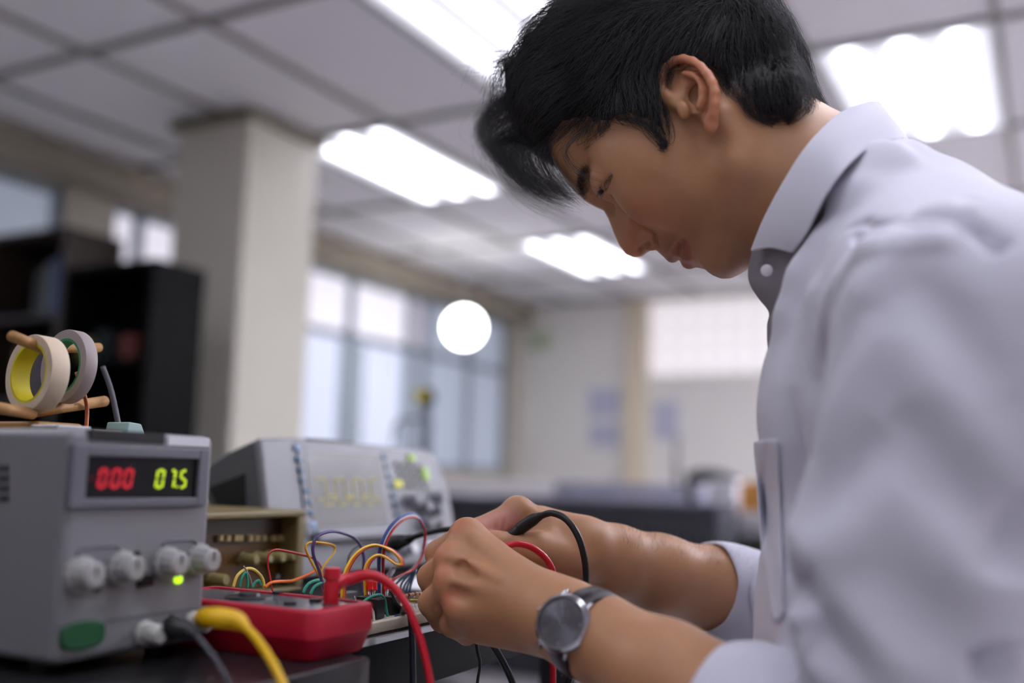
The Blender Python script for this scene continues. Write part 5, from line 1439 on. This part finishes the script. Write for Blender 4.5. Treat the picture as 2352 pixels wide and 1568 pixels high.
# trousers and shoes: he sits with his knees under the desk
pf = Field((-0.62, 0.52, 0.02), (0.14, 1.0, HC-0.26), 0.008)
pf.cone((-0.085, YS, HC-0.29), (-0.07, YS, .52), .142, .150, .03, flat=((1, 0, 0), .80))
for s in (1, -1):
    hp_, kn, an = (-0.07, YS-s*.085, .50), (-0.47, YS-s*.115, .50), (-0.43, YS-s*.115, .10)
    pf.cone(hp_, kn, .088, .066, .03); pf.cone(kn, an, .064, .052, .02)
VP, FP = pf.mesh(2)
tr = np_mesh('trousers', VP, FP, mat('dark_trousers', srgb(30, 31, 36), .8, var=.12, vscale=200), man)
tr['label'] = 'dark trousers'
for s in (1, -1):
    bm = BM(); y = YS-s*.115
    add_prism(bm, [(-.36, .0), (-.62, .0), (-.63, .03), (-.60, .055), (-.50, .085), (-.47, .11), (-.38, .11), (-.355, .06)], 'y', y-.042, y+.042)
    bm_obj('shoe', bm, M_black, man, bevel=.012)
stl = empty('stool', (-0.05, YS, 0), 'round black stool the man sits on', 'stool')
lathe('seat', (-0.05, YS, .375), (0, 0, 1), [(0, .17), (.012, .18), (.032, .18), (.042, .165)], M_black, stl, 40)
for k in range(4):
    a = math.pi/4+k*math.pi/2
    tube('leg', [(-0.05+.12*math.cos(a), YS+.12*math.sin(a), .376), (-0.05+.19*math.cos(a), YS+.19*math.sin(a), .0)], .011, M_silver, stl, spline=False)
bm = BM(); n_ = 32
add_tube(bm, [(-0.05+.166*math.cos(2*math.pi*i/n_), YS+.166*math.sin(2*math.pi*i/n_), .13) for i in range(n_+1)], .008, 8)
bm_obj('foot_ring', bm, M_silver, stl, smooth=True)
# ------------------------------------------------------------------ hair
M_hair = bpy.data.materials.new('black_hair'); M_hair.use_nodes = True
_b = M_hair.node_tree.nodes['Principled BSDF']
_n = M_hair.node_tree.nodes.new('ShaderNodeTexNoise'); _n.inputs['Scale'].default_value = 60
_c = M_hair.node_tree.nodes.new('ShaderNodeTexCoord'); M_hair.node_tree.links.new(_c.outputs['Object'], _n.inputs['Vector'])
_m = M_hair.node_tree.nodes.new('ShaderNodeMix'); _m.data_type = 'RGBA'
_m.inputs[6].default_value = (.008, .008, .010, 1); _m.inputs[7].default_value = (.030, .028, .032, 1)
M_hair.node_tree.links.new(_n.outputs['Fac'], _m.inputs[0]); M_hair.node_tree.links.new(_m.outputs[2], _b.inputs['Base Color'])
_b.inputs['Roughness'].default_value = .38; _b.inputs['Specular IOR Level'].default_value = .45
# scalp volume: everything inside the outline of the hair and close to the skull
OUT = [(1126, 266, 0), (1138, 224, 0), (1164, 188, .01), (1207, 150, .03), (1230, 98, .03), (1262, 45, .035), (1300, 0, .035), (1400, -66, 0), (1560, -92, 0), (1700, -48, 0), (1785, 18, 0), (1828, 100, 0), (1846, 180, 0), (1876, 244, 0),
       (1868, 272, .02), (1826, 286, .04), (1772, 284, .055), (1728, 256, .065), (1700, 212, .07), (1664, 188, .075), (1640, 150, .078), (1600, 135, .078), (1540, 145, .078), (1518, 205, .075), (1524, 260, .072),
       (1540, 318, .070), (1528, 326, .069), (1508, 305, .067), (1486, 285, .064), (1455, 278, .060), (1420, 285, .055), (1380, 308, .055), (1330, 335, .05), (1285, 356, .045), (1235, 340, .03)]
hp = [HX(*q) for q in OUT]
cf = Field((-0.40, YS-0.115, HC+0.20), (-0.115, YS+0.115, HC+0.47), 0.0016)
cf.ell(H(1560, 165), (.107, .098, .0835), AXC, 0)
cf.ell(H(1262, 215), (.052, .040, .058), AXC, .03)
cf.ell(H(1330, 150), (.05, .06, .062), AXC, .03)
cf.ell(H(1318, 262), (.044, .044, .064), AXC, .02)
cf.ell(H(1182, 214), (.026, .028, .046), AXC, .02)
for s in (1, -1): cf.ell(H(1492, 238, s*.060), (.038, .034, .0185), AXC, .012)
cf.ell(H(1245, 150), (.040, .036, .055), AXC, .02)
cf.ell(H(1835, 222), (.026, .024, .050), AXC, .012)
for s in (1, -1): cf.ell(H(1778, 226, s*.046), (.040, .022, .0225), AXC, .012)
for s in (1, -1): cf.ell(H(1526, 280, s*.066), (.011, .009, .020), None, .010)     # side burn
cx2, cz2 = np.broadcast_arrays(cf.ax[0][:, None].astype(float), cf.ax[2][None, :].astype(float))
h2 = sdpoly(cx2, cz2, hp).astype(np.float32)
cf._app((slice(None),)*3, np.broadcast_to(h2[:, None, :], cf.d.shape).copy(), 'i', .010)
VC, FC = cf.mesh(2)
NC = vnormals(VC, FC)
# flow of the hair, drawn as arrows over the side view
FLOW = [((1700, -20), (-1, -.25)), ((1560, -60), (-1, .08)), ((1420, -30), (-1, .35)), ((1300, 40), (-.8, .75)), ((1220, 140), (-.6, .9)), ((1180, 230), (-.3, 1)), ((1240, 250), (-.5, .9)), ((1330, 220), (-.8, .6)),
        ((1420, 120), (-1, .4)), ((1560, 60), (-1, .25)), ((1680, 60), (-.9, .4)), ((1480, 220), (-.55, .75)), ((1540, 180), (-.4, .85)), ((1530, 290), (.35, 1)), ((1400, 260), (-.7, .45)), ((1300, 300), (-.6, .7)),
        ((1760, 60), (.45, .9)), ((1820, 140), (.30, 1)), ((1860, 230), (.30, 1)), ((1760, 200), (.1, 1)), ((1700, 150), (-.35, .9)), ((1650, 120), (-.6, .7)), ((1800, 255), (.2, 1)), ((1740, 0), (.3, .4))]
fq = np.array([HX(*a) for a, _ in FLOW]); fd = []
for a, v in FLOW:
    p, q = HX(*a), HX(a[0]+v[0]*20, a[1]+v[1]*20); d_ = np.array([q[0]-p[0], q[1]-p[1]]); fd.append(d_/np.linalg.norm(d_))
fd = np.array(fd)
def flow(P):
    w = 1/(((P[:, None, [0, 2]]-fq[None])**2).sum(2)+2e-5)**1.6
    d = (w[:, :, None]*fd[None]).sum(1)/w.sum(1)[:, None]
    return np.stack([d[:, 0], np.zeros(len(P)), d[:, 1]], 1)
def samp(f, P):
    g = (P-f.lo)/f.h; g = np.clip(g, 0, np.array(f.d.shape)-1.001); i = g.astype(int); t = g-i
    out = np.zeros(len(P))
    for a in (0, 1):
        for b in (0, 1):
            for c in (0, 1):
                out += f.d[i[:, 0]+a, i[:, 1]+b, i[:, 2]+c]*(t[:, 0] if a else 1-t[:, 0])*(t[:, 1] if b else 1-t[:, 1])*(t[:, 2] if c else 1-t[:, 2])
    return out
def grad(f, P, e=.003):
    g = np.stack([samp(f, P+np.eye(3)[k]*e)-samp(f, P-np.eye(3)[k]*e) for k in range(3)], 1)
    return g/(np.linalg.norm(g, axis=1)[:, None]+1e-9)
# lumps: locks of hair stand proud of each other
def noise3(P, f, seed):
    r = np.random.default_rng(seed); out = np.zeros(len(P))
    for _ in range(6):
        k = r.normal(size=3)*f; out += np.sin(P @ k+r.uniform(0, 6.28))
    return out/6
FV = flow(VC); SIDE = np.cross(FV, NC)
u_ = (VC*SIDE).sum(1); 
VC = VC+NC*(.0030*noise3(VC, 110, 3)+.0016*noise3(VC, 260, 4))[:, None]-NC*.0035
M_cap = mat('hair_mass', (.011, .0105, .011), .75, var=.4, vscale=80, spec=.2)
cap = np_mesh('hair', VC, FC, M_cap, man)
cap['label'] = 'short thick black hair with a long fringe'

def grow(N, steps, step, seed, lift=.0, rmask=None, spread=.18, droop=0.0, clump=.5):
    r = np.random.default_rng(seed)
    idx = r.integers(0, len(VC), N*3)
    if rmask is not None: idx = idx[rmask(VC[idx])]
    idx = idx[:N]; P = VC[idx]+r.normal(size=(len(idx), 3))*.001; n = len(P)
    tgt = .0005+r.random(n)**2*.0065+lift
    jit = noise3(P, 90, seed+1)[:, None]*np.array([.5, .7, .5])*spread*2.2+r.normal(size=(n, 3))*spread
    pts = [P-NC[idx]*.002]
    L = step*(.6+.8*r.random(n))
    for s in range(steps):
        d = flow(P)+jit*(.4+.6*s/steps)+np.array([0, 0, -droop*s/steps])
        g = grad(cf, P); d = d-g*(d*g).sum(1)[:, None]; d /= np.linalg.norm(d, axis=1)[:, None]+1e-9
        P = P+d*L[:, None]
        dist = samp(cf, P); want = tgt*min(1, (s+1)/3)
        P = P+grad(cf, P)*np.clip(want-dist, -.003, .003)[:, None]*.7
        pts.append(P)
    return np.stack(pts, 1)
def curves_obj(name, paths, m, parent, r0=.00009, r1=.00003):
    paths = [np.asarray(p) for p in paths]
    hc = bpy.data.hair_curves.new(name); sizes = [len(p) for p in paths]
    hc.add_curves(sizes); tot = sum(sizes)
    hc.points.foreach_set('position', np.concatenate(paths).astype(np.float32).ravel())
    rad = np.concatenate([np.linspace(r0, r1, k) for k in sizes]).astype(np.float32)
    at = hc.attributes.get('radius') or hc.attributes.new('radius', 'FLOAT', 'POINT')
    at.data.foreach_set('value', rad)
    hc.materials.append(m)
    o = bpy.data.objects.new(name, hc); COL.objects.link(o)
    o.parent = parent
    o.matrix_parent_inverse = Matrix.Translation(-Vector(parent.location)) if parent.parent is None else Matrix()
    return o
near = lambda Q: Q[:, 1] < YS+.035
st = list(grow(9000, 11, .0042, 11, rmask=near)) + list(grow(2500, 10, .0045, 12, lift=.0015, rmask=near, spread=.26)) + list(grow(500, 9, .0042, 13, lift=.003, rmask=near, spread=.32))
ho = curves_obj('hair_strands', st, M_hair, cap, .00013, .00005); ho['kind'] = 'stuff'
# fringe: long locks hanging in front of the forehead
GUIDE = [
    [(1300, 120), (1200, 190), (1125, 250), (1104, 290), (1122, 335), (1160, 372)],
    [(1300, 160), (1200, 220), (1128, 270), (1112, 310), (1140, 350), (1190, 378)],
    [(1320, 190), (1215, 250), (1140, 290), (1130, 330), (1160, 365), (1215, 385)],
    [(1320, 220), (1220, 290), (1150, 330), (1160, 380), (1215, 432), (1300, 470)],
    [(1330, 230), (1235, 300), (1178, 345), (1195, 400), (1245, 440), (1310, 462)],
    [(1340, 240), (1255, 310), (1205, 350), (1225, 400), (1270, 435), (1318, 448)],
    [(1350, 250), (1280, 312), (1240, 345), (1262, 400), (1295, 440), (1330, 462)],
    [(1360, 265), (1300, 315), (1272, 350), (1290, 400), (1322, 440), (1350, 465)],
    [(1310, 200), (1200, 280), (1140, 330), (1150, 390), (1200, 450), (1275, 488)],
    [(1380, 270), (1320, 315), (1300, 350), (1325, 390), (1365, 410), (1400, 420)],
]
GW = [-.02, .0, .015, .0, .01, .022, .03, .036, -.01, .055]
r = np.random.default_rng(5); fr = []
W_ = np.array([1.0, 1.3, 1.0, 1.7, 1.6, 1.3, .9, .35, .5, .12]); W_ /= W_.sum()
for k in range(1500):
    g = r.choice(len(GUIDE), p=W_); g2 = min(len(GUIDE)-2, max(0, g+r.integers(-1, 2))); t = r.random()*.55
    if g == 9: g2 = 9
    P = (1-t)*np.array(GUIDE[g], float)+t*np.array(GUIDE[g2], float)
    lk = r.normal(size=2)*6; ln = .75+.3*r.random()
    w0 = (1-t)*GW[g]+t*GW[g2]+r.normal()*.009
    P = P+lk[None]*np.linspace(.6, 1.6, len(P))[:, None]+np.cumsum(r.normal(size=P.shape)*2.2, 0)
    Q = catmull([H(a, b, w0) for a, b in P], 4)
    n_ = max(6, int(len(Q)*min(1, ln))); fr.append(Q[:n_])
for k in range(60):                                    # fly-away hairs
    g = r.integers(0, 6); P = np.array(GUIDE[g], float)+np.cumsum(r.normal(size=(6, 2))*9, 0)+np.array([-6, 4])
    fr.append(catmull([H(a, b, GW[g]+r.normal()*.012) for a, b in P], 4))
fo = curves_obj('fringe', fr, M_hair, cap, .00012, .00004); fo['kind'] = 'stuff'
# eyebrows, lashes, short hair on the neck, down on the arm
def tangent_hairs(roots, dirs, L, r, seed, curl=.25, field=None, n=5):
    rr = np.random.default_rng(seed); out = []
    for p, d in zip(roots, dirs):
        d = unit(d+rr.normal(size=3)*.22); up = rr.normal(size=3)*curl
        out.append([p+d*L*t+up*L*t*t*.5 for t in np.linspace(0, 1, n)])
    return out
def on_skin(P, V, N):
    out, nn = [], []
    for p in P:
        i = np.argmin(((V-p)**2).sum(1)); out.append(V[i]); nn.append(N[i])
    return np.array(out), np.array(nn)
NHd = vnormals(VH, FH)
bw = []
for s in (1, -1):
    P = catmull(mir([hit(hf, *q) for q in ((1341, 450), (1338, 438), (1336, 424), (1338, 406), (1346, 388))], s), 34)
    P = np.repeat(P, 3, 0)+rng.normal(size=(len(P)*3, 3))*.0024
    Q, N_ = on_skin(P, VH, NHd)
    dr = np.tile(H(1350, 385, s*.05)-H(1345, 450, s*.016), (len(Q), 1))
    dr = dr/np.linalg.norm(dr, axis=1)[:, None]+N_*.35
    bw += tangent_hairs(Q, dr, .006, .0001, 3)
bo = curves_obj('eyebrow', bw, M_hair, body, .00013, .00005); bo['kind'] = 'stuff'
ls = []
for s in (1, -1):
    P = catmull(mir(EYE_L, s), 16)-np.array([0, s*.0006, 0])
    Q = P+rng.normal(size=P.shape)*.0004
    Q, N_ = on_skin(Q, VH, NHd)
    dr = N_*.7+np.tile(unit(H(1394, 476, s*.036)-H(1384, 440, s*.036))+np.array([0, -s*.25, 0]), (len(Q), 1))
    ls += tangent_hairs(Q, dr, .0048, .0001, 4, .5)
lo_ = curves_obj('eyelashes', ls, M_hair, body, .00011, .00003); lo_['kind'] = 'stuff'

NFf = vnormals(VF, FF)
sel = np.where((NFf[:, 2] > .35)*(((VF-WF) @ fb) > .015)*(((VF-WF) @ fb) < .16))[0]
sel = rng.choice(sel, min(900, len(sel)), replace=False)
dd_ = np.tile(-fb*.5+np.array([0, 0, .5]), (len(sel), 1))+NFf[sel]*.9
ah = curves_obj('arm_down', tangent_hairs(VF[sel], dd_, .0085, .00004, 9, .5), M_cap, body, .00004, .00002); ah['kind'] = 'stuff'
# ================================================================== wrist watch
M_steel = mat('polished_steel', srgb(206, 206, 212), .16, 1.0)
M_strap = mat('dark_leather', srgb(34, 30, 34), .38, var=.2, vscale=300, bump=.15, bscale=900)
wc = dep(1287, 1428, .6620)
rw = unit(ray(1287, 1428))
wn = unit(-rw*.87-CAMR[0]*.42-CAMR[1]*.22)
up_ = unit(np.cross(wn, fa)); up_ = up_ if up_[2] > 0 else -up_         # towards twelve... along the strap
wx = np.cross(up_, wn)
wat = empty('wristwatch', WN, 'steel wrist watch with a dark dial on the nearer wrist', 'watch')
cb_ = wc-wn*.0095
lathe('case', cb_, wn, [(0, .0165), (.0008, .0188), (.0040, .0200), (.0062, .0200), (.0072, .0192)], M_steel, wat, 64)
lathe('bezel', cb_+wn*.0070, wn, [(0, .0194), (.0012, .0190), (.0024, .0176), (.0024, .0166), (.0012, .0164)], M_steel, wat, 64, cap=False)
def dial_mat():
    m = bpy.data.materials.new('sunburst_dial'); m.use_nodes = True
    nt = m.node_tree; b = nt.nodes['Principled BSDF']
    tc = nt.nodes.new('ShaderNodeTexCoord'); n1 = nt.nodes.new('ShaderNodeTexNoise'); n1.inputs['Scale'].default_value = 300
    nt.links.new(tc.outputs['Object'], n1.inputs['Vector'])
    mx = nt.nodes.new('ShaderNodeMix'); mx.data_type = 'RGBA'
    mx.inputs[6].default_value = (*srgb(140, 140, 150), 1); mx.inputs[7].default_value = (*srgb(165, 165, 175), 1)
    nt.links.new(n1.outputs['Fac'], mx.inputs[0]); nt.links.new(mx.outputs[2], b.inputs['Base Color'])
    b.inputs['Metallic'].default_value = 1.0; b.inputs['Roughness'].default_value = .46
    b.inputs['Anisotropic'].default_value = .85
    at = nt.nodes.new('ShaderNodeAttribute'); at.attribute_name = 'brush'
    nt.links.new(at.outputs['Vector'], b.inputs['Tangent'])
    return m
bm = BM(); n = 72; rings = []
for r_ in (.0006, .004, .008, .012, .0166):
    rings.append([bm.verts.new(tuple(cb_+wn*.0074+r_*(math.cos(2*math.pi*i/n)*wx+math.sin(2*math.pi*i/n)*up_))) for i in range(n)])
for a, b in zip(rings[:-1], rings[1:]):
    for i in range(n): bm.faces.new((a[i], a[(i+1) % n], b[(i+1) % n], b[i]))
bm.faces.new(rings[0])
di = bm_obj('dial', bm, dial_mat(), wat, smooth=True)
at = di.data.attributes.new('brush', 'FLOAT_VECTOR', 'POINT')
vals = []
for v in di.data.vertices:
    p = np.array(v.co)-(cb_+wn*.0074); p = p-wn*np.dot(p, wn); t = np.cross(wn, p); t = t/(np.linalg.norm(t)+1e-9); vals += list(t)
at.data.foreach_set('vector', vals)
def bar(bm, ang, r0, r1, w, h0, h1):
    e = math.cos(ang)*wx+math.sin(ang)*up_; t = np.cross(wn, e)
    P = [cb_+wn*h+e*r+t*k for h in (h0, h1) for r, k in ((r0, -w), (r1, -w), (r1, w), (r0, w))]
    V = [bm.verts.new(tuple(p)) for p in P]
    for f in ((0, 3, 2, 1), (4, 5, 6, 7), (0, 1, 5, 4), (1, 2, 6, 5), (2, 3, 7, 6), (3, 0, 4, 7)): bm.faces.new([V[i] for i in f])
bm = BM()
for k in range(12):
    a_ = math.pi/2-k*math.pi/6+.35
    if k == 0:
        for s in (-.05, .05): bar(bm, a_+s, .0118, .0150, .0004, .0074, .0079)
    else: bar(bm, a_, .0125, .0150, .0004, .0074, .0079)
bm_obj('hour_marks', bm, M_steel, di)
for ang, r1, w, h, nm in ((2.35, .0085, .0005, .0081, 'hour_hand'), (1.9, .0130, .0004, .0085, 'minute_hand'), (3.9, .0135, .00016, .0088, 'second_hand')):
    bm = BM(); bar(bm, ang, -.0022, r1, w, h, h+.0002); bm_obj(nm, bm, M_steel, wat)
lathe('hand_hub', cb_+wn*.0078, wn, [(0, .0009), (.0013, .0008)], M_steel, wat, 12)
mg = bpy.data.materials.new('watch_crystal'); mg.use_nodes = True
nt = mg.node_tree; nt.nodes.remove(nt.nodes['Principled BSDF'])
tr = nt.nodes.new('ShaderNodeBsdfTransparent'); gl = nt.nodes.new('ShaderNodeBsdfGlossy'); gl.inputs['Roughness'].default_value = .03
lw = nt.nodes.new('ShaderNodeFresnel'); lw.inputs['IOR'].default_value = 1.6; ms = nt.nodes.new('ShaderNodeMixShader')
nt.links.new(lw.outputs[0], ms.inputs[0]); nt.links.new(tr.outputs[0], ms.inputs[1]); nt.links.new(gl.outputs[0], ms.inputs[2])
nt.links.new(ms.outputs[0], nt.nodes['Material Output'].inputs[0])
lathe('crystal', cb_+wn*.0090, wn, [(0, .0167), (.0006, .0166), (.0009, .0150), (.0011, .0090), (.00115, .001)], mg, wat, 48)
# crown and lugs
cr_ = unit(np.cross(wn, up_))
lathe('crown', cb_+wn*.0040-unit(wx)*.0196, -unit(wx), [(0, .0018), (.0004, .0020), (.0014, .0020), (.0018, .0016)], M_steel, wat, 20, lobes=10, lobe_amp=.05)
for s in (1, -1):
    for q in (1, -1):
        bm = BM()
        add_tube(bm, [cb_+wn*.0035+up_*s*.0150+wx*q*.0105, cb_+wn*.0022+up_*s*.0190+wx*q*.0106, cb_-wn*.0030+up_*s*.0212+wx*q*.0106], [.0017, .0016, .0012], 10)
        bm_obj('lug', bm, M_steel, wat, smooth=True)
# strap: round the wrist from lug to lug
ac = WN+fa*np.dot(wc-WN, fa)
e1 = unit(wn-fa*np.dot(wn, fa)); e2 = np.cross(fa, e1)
if np.dot(e2, up_) < 0: e2 = -e2
rt = .0292
top_r = np.linalg.norm((cb_-ac)-fa*np.dot(cb_-ac, fa))
rows = []
for k, ang in enumerate(np.linspace(math.radians(28), math.radians(332), 60)):
    rr_ = rt+max(0, (abs(math.cos(ang/2)) if math.cos(ang) > 0 else 0))*.0015
    if math.cos(ang) > .55: rr_ += .0030*(math.cos(ang)-.55)/.45
    c_ = ac+rr_*(math.cos(ang)*e1+math.sin(ang)*e2)
    nrm = unit(math.cos(ang)*e1+math.sin(ang)*e2)
    w_ = .0098-.0012*math.sin(ang/2)**2
    rows.append([c_-fa*w_, c_-fa*w_*.9+nrm*.0012, c_+nrm*.0018, c_+fa*w_*.9+nrm*.0012, c_+fa*w_, c_-nrm*.0006])
V = np.array(rows); a_, b_ = V.shape[:2]
F = np.array([[i*b_+j, i*b_+(j+1) % b_, (i+1)*b_+(j+1) % b_, (i+1)*b_+j] for i in range(a_-1) for j in range(b_)])
np_mesh('strap', V.reshape(-1, 3), F, M_strap, wat)
